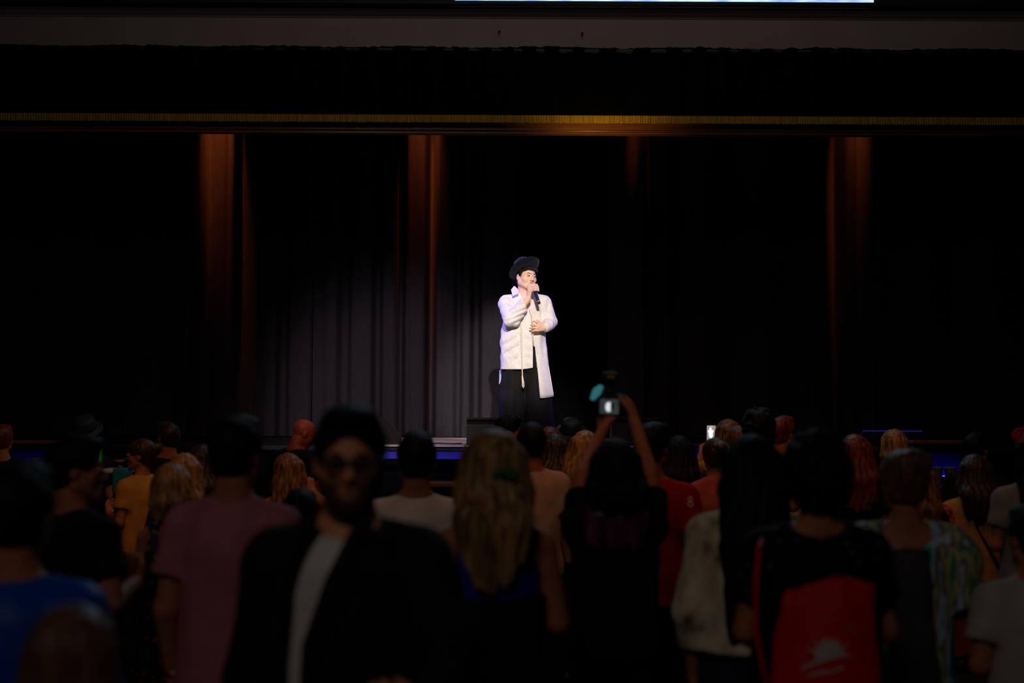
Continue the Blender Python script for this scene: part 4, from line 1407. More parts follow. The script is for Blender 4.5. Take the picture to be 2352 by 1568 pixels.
# trousers and shoes
F = Field((-0.36, -0.26, 0.03), (0.36, 0.26, 1.0), 0.010)
F.loft([0.70, 0.78, 0.88, 0.98], [0.19, 0.195, 0.185, 0.16], [0.115, 0.118, 0.115, 0.10], cx=[-0.015, -0.02, -0.03, -0.025], cy=0.0, k=0.03)
F.chain([(-0.115, 0.0, 0.78), (-0.148, -0.01, 0.42), (-0.150, 0.0, 0.06)], [0.118, 0.128, 0.135], 0.03)
F.chain([(0.075, 0.0, 0.78), (0.125, -0.02, 0.42), (0.165, -0.01, 0.06)], [0.118, 0.124, 0.130], 0.03)
bb1 = bumps(31, (20, 20, 14))
F.warp(lambda X, Y, Z: 0.006 * np.sin(34 * X + 5 * np.sin(5 * Z)) * np.clip((0.9 - Z) * 3, 0, 1) + 0.004 * bb1(X, Y, Z))
F.keep(lambda X, Y, Z: 0.045 - Z + 0 * X + 0 * Y)
F.build('trousers', mat('black_trousers', (0.010, 0.0095, 0.0095), (0.014, 0.013, 0.013), spec=0.1, scale=(30, 30, 6)), sg)
for x, ang in ((-0.15, 0.18), (0.165, -0.3)):
    S = Field((x - 0.13, -0.24, -0.01), (x + 0.13, 0.13, 0.12), 0.009)
    dx_ = -math.sin(ang)
    S.chain([(x, 0.05, 0.042), (x + dx_ * 0.1, -0.06, 0.038), (x + dx_ * 0.2, -0.16, 0.03)], [0.044, 0.044, 0.040], 0.02)
    S.cone((x, 0.04, 0.05), (x, 0.02, 0.10), 0.045, 0.045, 0.02)
    S.keep(lambda X, Y, Z: 0.0 - Z + 0 * X + 0 * Y)
    S.build('shoe', DARK_SHOE, sg)

# microphone
mic = empty('microphone', sg.matrix_basis.translation + M0, 'black handheld microphone in the singer\'s raised hand', 'microphone')
mic.rotation_euler = mdir.to_track_quat('Z', 'Y').to_euler()
Lm = (M1 - M0).length
MICB = mat('mic_black', (0.012, 0.012, 0.014), rough=0.35, spec=0.5)
MB().lathe([(0.004, 0.000), (0.016, 0.003), (0.024, 0.014), (0.0265, 0.028), (0.0255, 0.040), (0.022, 0.050)], 24).build('grille', mat('mic_mesh', rgb(90, 90, 95), rgb(40, 40, 42), kind='voronoi', scale=(500, 500, 500), rough=0.35, metal=0.8), mic, True)
MB().lathe([(0.0215, 0.050), (0.0225, 0.054), (0.0215, 0.060), (0.019, 0.066), (0.0185, 0.10), (0.0165, Lm - 0.034), (0.0165, Lm - 0.030)], 24).build('handle', MICB, mic, True)
yr = MB().lathe([(0.0150, Lm - 0.031), (0.0172, Lm - 0.030), (0.0172, Lm - 0.024), (0.0150, Lm - 0.023)], 24).build('ring', mat('yellow_band', rgb(225, 190, 40), rough=0.4), mic, True)
yr['label'] = 'yellow ring near the tail'
MB().lathe([(0.0150, Lm - 0.024), (0.0162, Lm - 0.020), (0.0155, Lm - 0.004), (0.011, Lm)], 24).build('end_cap', MICB, mic, True)

# ------------------------------------------------------------------ the audience
H_BLACK = mat('hair_black', rgb(10, 8, 8), rgb(18, 14, 12), rough=0.6, scale=(38, 38, 5), bump=0.2, spec=0.12)
H_DARK = hairmat('dark_brown', rgb(30, 18, 12), rgb(58, 36, 24))
H_BROWN = hairmat('brown', rgb(66, 40, 24), rgb(110, 72, 44))
H_AUBURN = hairmat('auburn', rgb(70, 24, 14), rgb(120, 52, 30))
H_BLONDE = hairmat('blonde', rgb(84, 56, 28), rgb(176, 132, 78))
H_DBLONDE = hairmat('dark_blonde', rgb(60, 38, 20), rgb(140, 98, 54))
H_MAG = mat('hair_magenta_ends', rgb(52, 8, 30), rgb(92, 14, 58), rough=0.45, scale=(30, 30, 4), bump=0.4)
H_GREY = hairmat('grey_stubble', rgb(120, 96, 82), rgb(150, 120, 100), 0.8)


def cl(name, r, g, b, r2=None, **kw):
    c1 = rgb(r, g, b)
    c2 = rgb(*r2) if r2 else tuple(c * 0.85 for c in c1)
    return mat(name, c1, c2, spec=0.12, **kw)


C_MAUVE = cl('mauve_cotton', 186, 108, 112)
C_WHITE = cl('white_cotton', 216, 208, 200)
C_CREAM = cl('cream_cotton', 205, 178, 140)
C_TAN = cl('tan_cotton', 176, 146, 128)
C_MUSTARD = cl('mustard_cotton', 196, 140, 62)
C_TANDRESS = cl('tan_linen', 186, 132, 78, scale=(60, 60, 4))
C_RED = cl('red_jersey', 150, 16, 12)
C_BLUE = cl('bright_blue_satin', 2, 66, 160, rough=0.45)
C_ROYAL = cl('royal_blue_cotton', 8, 40, 150)
C_GREY = cl('grey_jersey', 128, 126, 128)
C_BEIGE = cl('beige_jersey', 180, 164, 152)
C_NAVY = cl('navy_cotton', 16, 20, 34)
C_SALMON = cl('salmon_cotton', 170, 80, 66)
C_OLIVE = cl('olive_cotton', 60, 56, 34)
C_FLORAL = mat('navy_floral', rgb(24, 30, 52), None, kind='voronoi', scale=(24, 24, 24), spec=0.1,
               ramp=[(0.10, rgb(150, 90, 40)), (0.20, rgb(150, 124, 96)), (0.30, rgb(84, 76, 80)), (0.42, rgb(44, 50, 72)), (0.8, rgb(36, 42, 64))])
C_BLOUSE = mat('cream_patterned_silk', rgb(150, 128, 92), None, scale=(9, 9, 6), spec=0.15,
               ramp=[(0.34, rgb(96, 80, 54)), (0.42, rgb(190, 170, 132)), (0.58, rgb(232, 218, 186)), (0.7, rgb(214, 194, 152))])
C_DOTS = mat('black_dotted', rgb(8, 8, 12), None, kind='voronoi', scale=(22, 22, 22), spec=0.1, ramp=[(0.10, rgb(96, 104, 140)), (0.17, rgb(8, 8, 12)), (0.8, rgb(6, 6, 8))])
C_COLOUR = mat('bright_striped_silk', rgb(60, 120, 120), None, scale=(15, 15, 2.5), spec=0.15,
               ramp=[(0.30, rgb(24, 50, 70)), (0.38, rgb(60, 190, 190)), (0.45, rgb(200, 196, 216)), (0.50, rgb(70, 64, 84)), (0.55, rgb(190, 184, 110)), (0.61, rgb(90, 150, 100)), (0.68, rgb(60, 70, 120)), (0.75, rgb(232, 226, 210))])
C_GREYKNIT = cl('charcoal_knit', 66, 62, 60, kind='voronoi', scale=(90, 90, 90))
C_ORANGEPRINT = mat('orange_printed_cotton', rgb(150, 66, 34), None, kind='voronoi', scale=(34, 34, 34), spec=0.1, ramp=[(0.2, rgb(196, 110, 60)), (0.5, rgb(140, 52, 30)), (0.8, rgb(70, 26, 18))])
C_YELLOWPRINT = mat('yellow_printed_cotton', rgb(220, 160, 40), None, kind='voronoi', scale=(40, 40, 40), spec=0.1, ramp=[(0.3, rgb(40, 26, 10)), (0.42, rgb(226, 164, 40)), (0.8, rgb(226, 150, 30))])
T = lambda k, m, **kw: dict(kind=k, m=m, **kw)
BT = ('trousers', BLACK_CLOTH)
BD = ('trousers', DENIM)

# nearest people
person('person in shiny blue shirt at the lower left corner, dark head cut by the frame', 42, 1062, 3.35, -8, hair=('short', H_BLACK), shirt=T('long', C_BLUE, infl=0.03), arms='front', bottom=BT)
person('short person with brown hair, closest to us, at the lower left corner', 172, 1392, 2.62, 0, True, hair=('bob', H_BROWN), shirt=T('tee', BLACK_CLOTH), bottom=BT)
person('person in black shown in profile, looking right, behind the blue shirted person', 172, 1001, 5.2, -35, hair=('short', H_BLACK), shirt=T('tee', BLACK_CLOTH), head=(-38, 0, 0), bottom=BT, wide=1.06, face=True)


def mauve_extra(i):
    b = MB()
    W = V3(i['J']['L'][2])
    E = V3(i['J']['L'][1])
    ax = unit(E - W)
    M = axis_frame(W + ax * 0.02, W + ax * 0.05)
    b.lathe([(0.030, 0), (0.034, 0.003), (0.034, 0.015), (0.030, 0.018)], 20, M)
    b.build('wristwatch', BRASS, i['root'], True)['label'] = 'gold watch on the left wrist'


person('broad man in plain mauve T-shirt seen from behind, left of the man in glasses', 540, 953, 4.8, -4, hair=('short', H_BLACK), shirt=T('tee', C_MAUVE, hem=0.80, infl=0.014), arms='down', bottom=BT, wide=1.0, head=(-10, 0, 0), extra=mauve_extra)


def glasses_extra(i):
    R, c = i['R'], i['c']
    G = mat('black_acetate', (0.01, 0.01, 0.01), rough=0.3)
    b = MB()
    for sx in (-1, 1):
        b.tube([Hf(R, c, sx * 0.033 + 0.025 * math.cos(a) * (1 + 0.12 * abs(math.cos(a))), 0.106 - 0.10 * (0.033 + sx * 0.025 * math.cos(a) * sx - 0.0) ** 2 * 4, 0.004 + 0.0155 * math.sin(a)) for a in np.linspace(0, 2 * math.pi, 20, endpoint=False)], 0.003, 6, True)
        b.tube([Hf(R, c, sx * 0.060, 0.100, 0.010), Hf(R, c, sx * 0.076, 0.06, 0.010), Hf(R, c, sx * 0.082, -0.01, 0.008), Hf(R, c, sx * 0.080, -0.03, -0.012)], 0.0028, 6)
    b.tube([Hf(R, c, -0.009, 0.107, 0.008), Hf(R, c, 0, 0.109, 0.011), Hf(R, c, 0.009, 0.107, 0.008)], 0.0028, 6)
    g = b.build('glasses', G, i['root'], True)
    b = MB()
    for sx in (-1, 1):
        M = Matrix.Translation(Hf(R, c, sx * 0.033, 0.104, 0.004)) @ R.to_4x4() @ Matrix.Rotation(math.pi / 2, 4, 'X')
        b.lathe([(0.0235, -0.0006), (0.0235, 0.0006)], 20, M, sx=1.06, sy=0.62)
    lm_ = mat('eye_shade_lens', (0.006, 0.006, 0.007), rough=0.1)  # clear lenses darkened, putting the shade over his eyes into their colour
    lm_.node_tree.nodes['Principled BSDF'].inputs['Alpha'].default_value = 0.45
    b.build('lens', lm_, g)
    # stubble
    F = Field((c[0] - 0.1, c[1] - 0.06, c[2] - 0.14), (c[0] + 0.1, c[1] + 0.14, c[2] + 0.02), 0.006)
    add_head(F, R, c, (0, -0.015, 1.455), ears=False)
    F.f -= 0.003
    L = local_of(R, c)
    F.ell(Hf(R, c, 0, 0.10, -0.063), (0.026, 0.05, 0.015), 0.006, 'cut', R=R)
    F.keep(lambda X, Y, Z: np.maximum(L(X, Y, Z)[2] + 0.045 - 0.55 * np.clip(0.04 - L(X, Y, Z)[1], 0, 0.1), -0.002 - L(X, Y, Z)[1]), 0.006)
    F.build('beard', mat('short_beard', rgb(84, 48, 34), rgb(66, 38, 28), rough=0.9), i['root'])
    # open black jacket over the white shirt
    def opening(F):
        def fn(X, Y, Z):
            # shoulder-high and wide, narrowing downwards and to his right
            cxl = np.interp(Z, [0.78, 1.08, 1.22, 1.36, 1.50], [0.130, 0.128, 0.118, 0.086, 0.020])
            hw = np.interp(Z, [0.78, 1.08, 1.22, 1.36, 1.50], [0.020, 0.023, 0.034, 0.052, 0.062])
            return np.maximum(np.abs(X - cxl) - hw, 0.0 - Y)
        F.op((-0.12, 0.0, 0.70), (0.16, 0.40, 1.60), fn, 0.004, 'cut')
        F.ell((0, 0.03, 1.52), (0.080, 0.10, 0.070), 0.008, 'cut')
    jk = make_top(i['root'], i['J'], False, 1.02, dict(kind='long', m=BLACK_CLOTH, hem=0.78, infl=0.034, scoop=0, cut=opening), 99, 0.010, 'jacket')
    b = MB()
    for sx, pts in ((1, [(0.085, 0.075, 1.50), (0.143, 0.110, 1.36), (0.156, 0.125, 1.20), (0.152, 0.135, 1.0)]), (-1, [(-0.046, 0.09, 1.50), (0.022, 0.156, 1.36), (0.076, 0.165, 1.22), (0.098, 0.165, 1.0)])):
        b.tube(pts, [0.022, 0.024, 0.018, 0.008], 8)
    b.build('lapel', BLACK_CLOTH, jk, True)


HH = (P(880, 1568, 3.18))
person('man in glasses and open black jacket over white shirt, walking towards us', 795, 928, 3.45, 183, hair=('short', H_BLACK), shirt=T('vest', C_WHITE, hem=0.80, infl=0.002), wide=1.0, head=(2, -3, 0),
       arms={'R': 'down', 'L': [(1034, 1470, 3.36), (962, 1672, 3.20), (884, 1622, 3.12), (0, -1, 0)]}, skin=mat('skin_warm', rgb(214, 140, 96), rgb(200, 126, 84), rough=0.5), bottom=BT, extra=glasses_extra, face=True, dx=0.01)

person('short dark haired person whose head top shows between mauve shirt and black jacket', 690, 1123, 5.6, 0, hair=('short', H_BLACK), shirt=T('tee', C_NAVY), bottom=BT)
person('man with dark head in white T-shirt seen from behind, right of the man in glasses', 957, 990, 6.0, 6, hair=('short', H_BLACK), shirt=T('tee', C_WHITE, infl=0.01), head=(-8, 0, 0), bottom=BT)


def clip_extra(i):
    R, c = i['R'], i['c']
    b = MB()
    for k in range(5):
        a = -0.8 + 0.4 * k
        b.tube([Hf(R, c, 0.03 + 0.02 * math.sin(a), -0.135, -0.035), Hf(R, c, 0.035 + 0.045 * math.sin(a), -0.165, -0.03 + 0.03 * math.cos(a)), Hf(R, c, 0.035 + 0.05 * math.sin(a), -0.140, -0.03 + 0.055 * math.cos(a))], [0.006, 0.008, 0.004], 6)
    b.build('hair_clip', cl('green_plastic', 40, 110, 70, rough=0.4), i['hair'], True)['label'] = 'green claw clip'
    F = Field((-0.24, -0.20, 0.84), (0.24, 0.20, 1.24), 0.015)
    F.loft([0.85, 0.96, 1.06, 1.16, 1.235], [0.200, 0.188, 0.178, 0.172, 0.174], [0.165, 0.160, 0.156, 0.154, 0.156], k=0.01)
    F.warp(lambda X, Y, Z: 0.004 * np.sin(18 * X + 22 * Z))
    F.build('added_dark_wrap', BLACK_CLOTH, i['root'])  # added black layer for the darkness below her blue top; no known garment


person('woman with long blonde hair and green clip, blue sleeveless top, seen from behind', 1135, 985, 4.5, 0, True, hair=('long', H_BLONDE, 1.25, 0.118), shirt=T('tank', C_ROYAL, hem=0.86, infl=0.012), bottom=BT, extra=clip_extra, wide=1.04)

# photographer with raised arms
S_ARMS = {'L': [(1336, 1092, 5.85), (1386, 984, 6.10), (1388, 925, 6.24), (0.5, 0.2, -0.8)], 'R': [(1494, 1088, 5.85), (1456, 962, 6.06), (1448, 905, 6.17), (-0.8, 0.6, 0)]}


def photographer_extra(i):
    R, c = i['R'], i['c']
    F = Field((c[0] - 0.2, c[1] - 0.24, 1.24), (c[0] + 0.2, c[1] + 0.02, 1.60), 0.009)
    r = random.Random(8)
    for k in range(13):
        x = -0.085 + 0.17 * k / 12
        F.chain([(c[0] + x * 0.9, c[1] - 0.10 + 2.5 * x * x, 1.57), (c[0] + x * 1.25, -0.13 + 2 * x * x, 1.44), (c[0] + x * 1.3 + r.uniform(-.02, .02), -0.155, 1.30 + r.uniform(0, .04))], [0.034, 0.034, 0.012], 0.012)
    F.build('hair_ends', H_MAG, i['root'])['label'] = 'magenta dyed hair lengths'


person('woman with magenta hair ends in black, holding a camera up with both arms', 1413, 1008, 5.7, 0, True, hair=('long', H_BLACK, 1.43), shirt=T('tee', BLACK_CLOTH, infl=0.02), arms=S_ARMS, bottom=BT, wide=1.1, extra=photographer_extra, skin=SKIN)

person('woman with very long straight black hair and cream patterned blouse, left of the red bag', 1727, 998, 5.05, -4, True, hair=('long', H_BLACK, 0.98), shirt=T('long', C_BLOUSE, infl=0.035, hem=0.97), arms='down', bottom=BD, wide=1.14)


def bag_owner_extra(i):
    BAG_OWNER.append(i)


BAG_OWNER = []
person('curly black haired woman in black dotted top carrying the red drawstring bag', 1872, 998, 4.4, 2, True, hair=('curly', H_BLACK), shirt=T('tee', C_DOTS, infl=0.035, scoop=0.055), bottom=BT, wide=1.16, extra=bag_owner_extra)


def colour_extra(i):
    F = Field((-0.13, -0.33, 0.62), (0.13, 0.0, 1.40), 0.012)
    F.loft([0.63, 0.9, 1.1, 1.3, 1.39], [0.105, 0.10, 0.085, 0.075, 0.07], [0.05, 0.05, 0.045, 0.045, 0.04], cy=[-0.26, -0.165, -0.148, -0.150, -0.135], k=0.01)
    F.build('back_panel', C_GREYKNIT, i['root'])['label'] = 'charcoal panel down the back'


person('woman with brown updo in many-coloured puff sleeved dress, right of the red bag', 2045, 1033, 5.2, -6, True, hair=('updo', H_BROWN), shirt=T('puff', C_COLOUR, hem=0.62, infl=0.03, scoop=0.12, name='dress'), arms='front', bottom=('long_skirt', C_GREYKNIT), wide=1.08, head=(8, 0, 0), extra=colour_extra, dx=0.05)
person('dark haired youth in beige T-shirt cut by the right frame edge', 2372, 1160, 4.7, 4, hair=('short', H_BLACK), shirt=T('tee', C_BEIGE, infl=0.015), bottom=BT, head=(12, 0, 0))

# middle rows
person('woman in mustard shirt in profile facing left, dark hair', 325, 1006, 9.5, 62, True, hair=('bun', H_DARK), shirt=T('tee', C_MUSTARD, infl=0.03), head=(26, 2, 0), bottom=BT, wide=1.08, face=True)
person('blonde woman in navy floral dress seen from behind, left of the mauve shirt', 406, 1065, 6.3, -10, True, hair=('bob', H_BLONDE), shirt=T('tank', C_FLORAL, hem=0.62, infl=0.01, name='dress'), head=(14, -8, -8), bottom=('skirt', C_FLORAL), wide=1.05)
person('light haired woman just behind the blonde in floral dress', 424, 1040, 7.6, 8, True, hair=('long', H_BLONDE, 1.30), shirt=T('tee', C_OLIVE), bottom=BT)
person('woman with dark reddish hair half hidden by the mauve shirted man', 466, 1020, 9.0, 0, True, hair=('long', H_DARK, 1.20), shirt=T('tee', BLACK_CLOTH), bottom=BT)


def j_hand():
    return [(738, 1152, 8.45), (716, 1128, 8.55), (706, 1096, 8.6), (0, 1, 0)]


person('woman with long straight light brown hair raising one hand, left of the man in glasses', 662, 1040, 8.6, 10, True, hair=('long', H_DBLONDE, 1.12), shirt=T('tank', BLACK_CLOTH), arms={'R': j_hand(), 'L': 'down'}, bottom=BT, skin=SKIN_TAN, head=(22, 0, 0))
person('man in cream T-shirt with cropped dark hair, right of the blonde with green clip', 1221, 970, 8.2, 0, hair=('short', H_BLACK), shirt=T('tee', C_TAN, infl=0.012), bottom=BT, skin=SKIN_TAN)
person('woman with brown hair below the singer\'s feet, left of the straight blonde', 1273, 995, 9.6, 6, True, hair=('long', H_DARK, 1.30), shirt=T('tee', C_NAVY), bottom=BT)
person('reddish haired person mostly hidden, nearest the stage below the singer', 1263, 981, 10.8, 0, True, hair=('bob', H_AUBURN), shirt=T('tee', BLACK_CLOTH), bottom=BT)
person('woman with straight blonde hair left of the photographer\'s raised arm', 1339, 988, 9.2, -8, True, hair=('long', H_BLONDE, 1.22), shirt=T('tee', C_GREY), bottom=BT, head=(-6, 0, 6))


def hat_extra(style):
    def fn(i):
        R, c = i['R'], i['c']
        M = Matrix.Translation(c) @ R.to_4x4() @ Matrix.Translation((0, -0.02, 0.05)) @ Matrix.Rotation(26 * D2R, 4, 'X')
        b = MB()
        b.lathe([(0.090, -0.004), (0.135, -0.014), (0.150, -0.016), (0.151, -0.012), (0.13, -0.008), (0.097, 0.002), (0.095, 0.05), (0.084, 0.082), (0.05, 0.093), (0.002, 0.094)], 30, M, sx=0.95, sy=1.1)
        h = b.build('hat', style, i['root'], True)
        b = MB()
        b.lathe([(0.0955, 0.002), (0.099, 0.003), (0.098, 0.024), (0.095, 0.025)], 30, M, sx=0.95, sy=1.1)
        b.build('hat_band', BLACK_CLOTH, h, True)
    return fn


HATM = cl('dark_straw', 40, 44, 52, rough=0.5, scale=(80, 80, 80))
person('person in a dark brimmed hat between the singer and the raised camera', 1312, 966, 11.6, 0, hair=('short', H_BLACK), shirt=T('tee', BLACK_CLOTH), bottom=BT, extra=hat_extra(HATM))
person('person in a dark brimmed hat near the stage at far left', 196, 960, 10.9, 0, hair=('short', H_DARK), shirt=T('tee', BLACK_CLOTH), bottom=BT, extra=hat_extra(HATM))


def eight_extra(i):
    EIGHT.append(i)


EIGHT = []
person('man in red shirt with an 8 on the sleeve, behind the photographer', 1495, 970, 7.0, -8, hair=('short', H_BLACK), shirt=T('tee', C_RED, infl=0.018), arms='down', bottom=BT, head=(-24, 0, 0), skin=SKIN_TAN, extra=eight_extra, wide=1.04)
person('dark haired person in black standing right of the red shirt', 1560, 1000, 9.4, 0, True, hair=('long', H_BLACK, 1.25), shirt=T('tee', BLACK_CLOTH), bottom=BT)

# phone holder
PH = {'L': [(1594, 1092, 11.2), (1612, 1040, 11.27), (1622, 998, 11.38), (0.5, 0.85, 0)], 'R': 'front'}
person('blonde woman near the stage holding up the lit phone, yellow printed sleeve', 1672, 962, 11.0, 0, True, hair=('long', H_DBLONDE, 1.28), shirt=T('tee', C_YELLOWPRINT, infl=0.02), arms=PH, bottom=BT)


def bun_extra(i):
    R, c = i['R'], i['c']
    b = MB()
    b.tube([Hf(R, c, 0.01 + 0.050 * math.cos(a), -0.105 + 0.01 * math.sin(a), 0.052 + 0.047 * math.sin(a)) for a in np.linspace(0, 2 * math.pi, 20, endpoint=False)], 0.008, 6, True)
    b.build('hair_tie', cl('pale_blue_satin', 120, 150, 160, rough=0.5), i['hair'], True)['label'] = 'pale hair tie around the bun'


person('woman with dark bun and salmon top, in front of the phone holder', 1643, 1003, 8.8, 8, True, hair=('bun', H_DARK), shirt=T('tee', C_SALMON, infl=0.0), bottom=BT, extra=bun_extra, wide=0.88)
person('light brown haired person directly right of the phone holder', 1697, 978, 10.05, 0, True, hair=('bob', H_BROWN), shirt=T('tee', C_NAVY), bottom=BT)
person('tall person with tousled black hair right of the lit phone', 1742, 940, 9.3, -4, hair=('curly', H_BLACK), shirt=T('tee', BLACK_CLOTH), bottom=BT)
person('person in cream shirt with reddish face, right of the tousled black hair', 1795, 955, 10.35, -20, hair=('short', H_AUBURN), shirt=T('tee', C_CREAM, infl=0.01), bottom=BT, head=(-25, 0, 0))
person('woman with auburn hair right of the curly haired bag owner', 1963, 997, 8.8, -4, True, hair=('long', H_AUBURN, 1.24), shirt=T('tee', BLACK_CLOTH), bottom=BT)
person('person with blonde streaked dark hair near the stage under the glowing blue bar', 2053, 987, 10.2, 0, True, hair=('bob', H_BLONDE), shirt=T('tee', BLACK_CLOTH), bottom=BT)
person('woman with warm light brown hair behind the many-coloured dress, right side', 2106, 1062, 8.0, 6, True, hair=('long', H_DBLONDE, 1.22), shirt=T('tee', BLACK_CLOTH), bottom=BT)


def tan_extra(i):
    b = MB()
    b.tube([(-0.10, -0.10, 1.44), (-0.03, -0.145, 1.30), (0.07, -0.15, 1.12), (0.15, -0.11, 0.99), (0.19, -0.02, 0.93)], 0.010, 6)
    b.build('bag_strap', DARK_SHOE, i['root'], True)['label'] = 'thin dark strap across the back'
    for nm, sx in (('L', -1), ('R', 1)):
        F = Field((-0.27, -0.16, 1.15), (0.27, 0.16, 1.5), 0.012)
        S, E = V3(i['J'][nm][0]), V3(i['J'][nm][1])
        F.cone(S + (E - S) * 0.05, S + (E - S) * 0.66, 0.078, 0.096, 0.01, cap=True)
        F.build('sleeve', C_ORANGEPRINT, i['root'])['label'] = 'orange printed sleeve'


person('woman with long dark wavy hair in tan top with thin crossbody strap, right side', 2237, 1043, 8.2, -4, True, hair=('long', H_DARK, 1.30), shirt=T('tee', C_TANDRESS, infl=0.02, hem=0.93), bottom=('skirt', DARK_RED_CLOTH), extra=tan_extra, wide=1.05)
person('dark haired man with bare neck behind the tan topped woman', 2240, 992, 9.7, -25, hair=('short', H_BLACK), shirt=T('tee', BLACK_CLOTH), bottom=BT, skin=SKIN_TAN, head=(-20, 0, 0))


def flower_extra(i):
    R, c = i['R'], i['c']
    b = MB()
    r = random.Random(3)
    for k in range(9):
        cx, cz = -0.09 + 0.05 * math.cos(k * 0.7) * 0.8, 0.11 + 0.028 * math.sin(k * 0.7)
        b.tube([Hf(R, c, cx + 0.016 * math.cos(a), -0.07 + 0.01 * math.sin(2 * a), cz + 0.013 * math.sin(a)) for a in np.linspace(0, 2 * math.pi, 10, endpoint=False)], 0.005, 5, True)
    b.build('hair_flower', cl('red_satin', 210, 30, 26, rough=0.5), i['hair'], True)['label'] = 'red ruffled hair ornament'


person('black haired woman with red hair ornament and grey sleeve at the right edge', 2372, 990, 7.4, 6, True, hair=('long', H_BLACK, 1.10, 0.19), shirt=T('tee', C_GREY, infl=0.02), bottom=BT, extra=flower_extra, wide=1.1)
i_ = person('bald man in black with bowed head near the stage, left of the man in glasses', 680, 953, 11.3, -38, hair=None, shirt=T('tee', BLACK_CLOTH, infl=0.03), head=(-28, -26, 6), bottom=BT, skin=mat('skin_orange_lit', rgb(160, 70, 42), rgb(140, 58, 34), rough=0.5), wide=1.15)  # orange light put into his skin colour
person('man with reddish face in profile just left of the singer\'s legs', 1162, 953, 11.2, -50, hair=('short', H_BLACK), shirt=T('tee', BLACK_CLOTH), head=(-40, -6, 0), bottom=BT, skin=SKIN_TAN, face=True)
person('person at the far left frame edge near the stage', 6, 975, 11.0, 0, hair=('short', H_AUBURN), shirt=T('tee', BLACK_CLOTH), bottom=BT)
person('dark haired person near the stage behind the woman in mustard', 388, 968, 10.9, 20, hair=('short', H_DARK), shirt=T('tee', BLACK_CLOTH), bottom=BT, head=(20, 0, 0), skin=SKIN_TAN)

# ------------------------------------------------------------------ the red drawstring bag
bi = BAG_OWNER[0]
RED = cl('red_nylon', 216, 10, 14, rough=0.5, scale=(8, 8, 8))
yb = 4.4 - 0.25
bc = P(1888, 1450, yb)
bag = empty('drawstring_bag', (bc.x, 4.4 - 0.252, P(1888, 1600, yb).z), 'red drawstring bag with pale sunburst print on a woman\'s back', 'bag')
zb = bag.location.z
zz = lambda py: P(1888, py, yb).z - zb
F = Field((-0.22, -0.09, zz(1760)), (0.22, 0.075, zz(1322)), 0.009)
F.loft([zz(1750), zz(1700), zz(1568), zz(1450), zz(1380), zz(1345), zz(1326)], [0.125, 0.155, 0.155, 0.142, 0.122, 0.112, 0.115], [0.05, 0.065, 0.066, 0.056, 0.045, 0.036, 0.030], cx=[0, 0, 0, 0.004, 0.008, 0.012, 0.012], k=0.01)
b1, b2 = bumps(51, (22, 10, 18)), bumps(52, (60, 10, 16))
F.warp(lambda X, Y, Z: 0.006 * b1(X, Y, Z) + (0.35 + 0.65 * np.clip((Z - zz(1450)) * 6, 0, 1)) * 0.010 * b2(X, Y, Z))
F.keep(lambda X, Y, Z: Z - zz(1334) - 0.02 * (X - 0.01) - 0.012 * np.sin(X * 28) + 0 * Y)
pouch = F.build('pouch', RED, bag)
ob = bag.matrix_basis.translation
for pts in ([(1752, 1236, 4.36), (1743, 1262, 4.22), (1737, 1330, 4.19), (1736, 1450, 4.18), (1775, 1640, 4.15)],):
    MB().tube([P(*q) - ob for q in pts], 0.0075, 8).build('cord', RED, bag, True)
bpy.context.view_layer.update()
PRINT = cl('pale_print', 190, 176, 166)
fr = Matrix.Translation(P(1912, 1512, yb - 0.1)) @ Matrix(((1, 0, 0), (0, 0, 1), (0, 1, 0))).to_4x4()
u = 1 / (FPX / 4.15)
polys = []
# half sun with rays
nray = 13
ring = []
for k in range(nray * 2 + 1):
    a = -0.1 + (math.pi + 0.2) * k / (nray * 2)
    rr_ = (30 if k % 2 == 0 else (46 + 10 * math.sin(k * 1.7)))
    ring.append((rr_ * math.cos(a) * u, (rr_ * math.sin(a)) * u))
for k in range(0, nray * 2, 2):
    if k + 2 <= nray * 2:
        polys.append([(0, 0), ring[k], ring[k + 1], ring[k + 2]])
for (xa, ya, xb, yb_, wd) in ((-64, -30, 0, -6, 9), (0, -6, 34, 2, 9), (-52, -46, 10, -34, 7), (10, -34, 34, -26, 7), (-30, -4, 20, 2, 12)):
    n = 6
    for k in range(n):
        t0, t1 = k / n, (k + 1) / n
        f_ = lambda t: (xa + (xb - xa) * t, ya + (yb_ - ya) * t + 3 * math.sin(t * 3.1))
        w0, w1 = wd * (0.35 + 0.65 * math.sin(t0 * 2.6 + 0.3)), wd * (0.35 + 0.65 * math.sin(t1 * 2.6 + 0.3))
        (x0_, y0_), (x1_, y1_) = f_(t0), f_(t1)
        polys.append([(x0_ * u, (y0_ - w0 / 2) * u), (x1_ * u, (y1_ - w1 / 2) * u), (x1_ * u, (y1_ + w1 / 2) * u), (x0_ * u, (y0_ + w0 / 2) * u)])
pr = project(pouch, polys, fr, 'print', PRINT, bag)
pr['label'] = 'pale half sun print with rays and waves'
for k in range(8):
    a = 0.62 + 0.11 * k if k < 5 else 0.62 + 0.95 + 0.13 * (k - 5)
    rr_ = 78
    cx_, cy_ = rr_ * math.cos(a), rr_ * math.sin(a)
    project(pouch, [[((cx_ + x) * u, (cy_ + y) * u) for x, y in ((-3.2, -5), (3.2, -4), (3.0, 5), (-3.0, 4))]], fr, 'print', cl('faded_pink_print', 190, 96, 92), bag)['label'] = 'small faded mark of the arc above the sun print'
fc = [((-62 - 4 * math.sin(t * 3)) + 40 * t, -26 + 84 * t) for t in np.linspace(0, 1, 7)]
polys = [[((x - 2) * u, y * u), ((x + 2) * u, y * u), ((x2 + 2) * u, y2 * u), ((x2 - 2) * u, y2 * u)] for (x, y), (x2, y2) in zip(fc[:-1], fc[1:])]
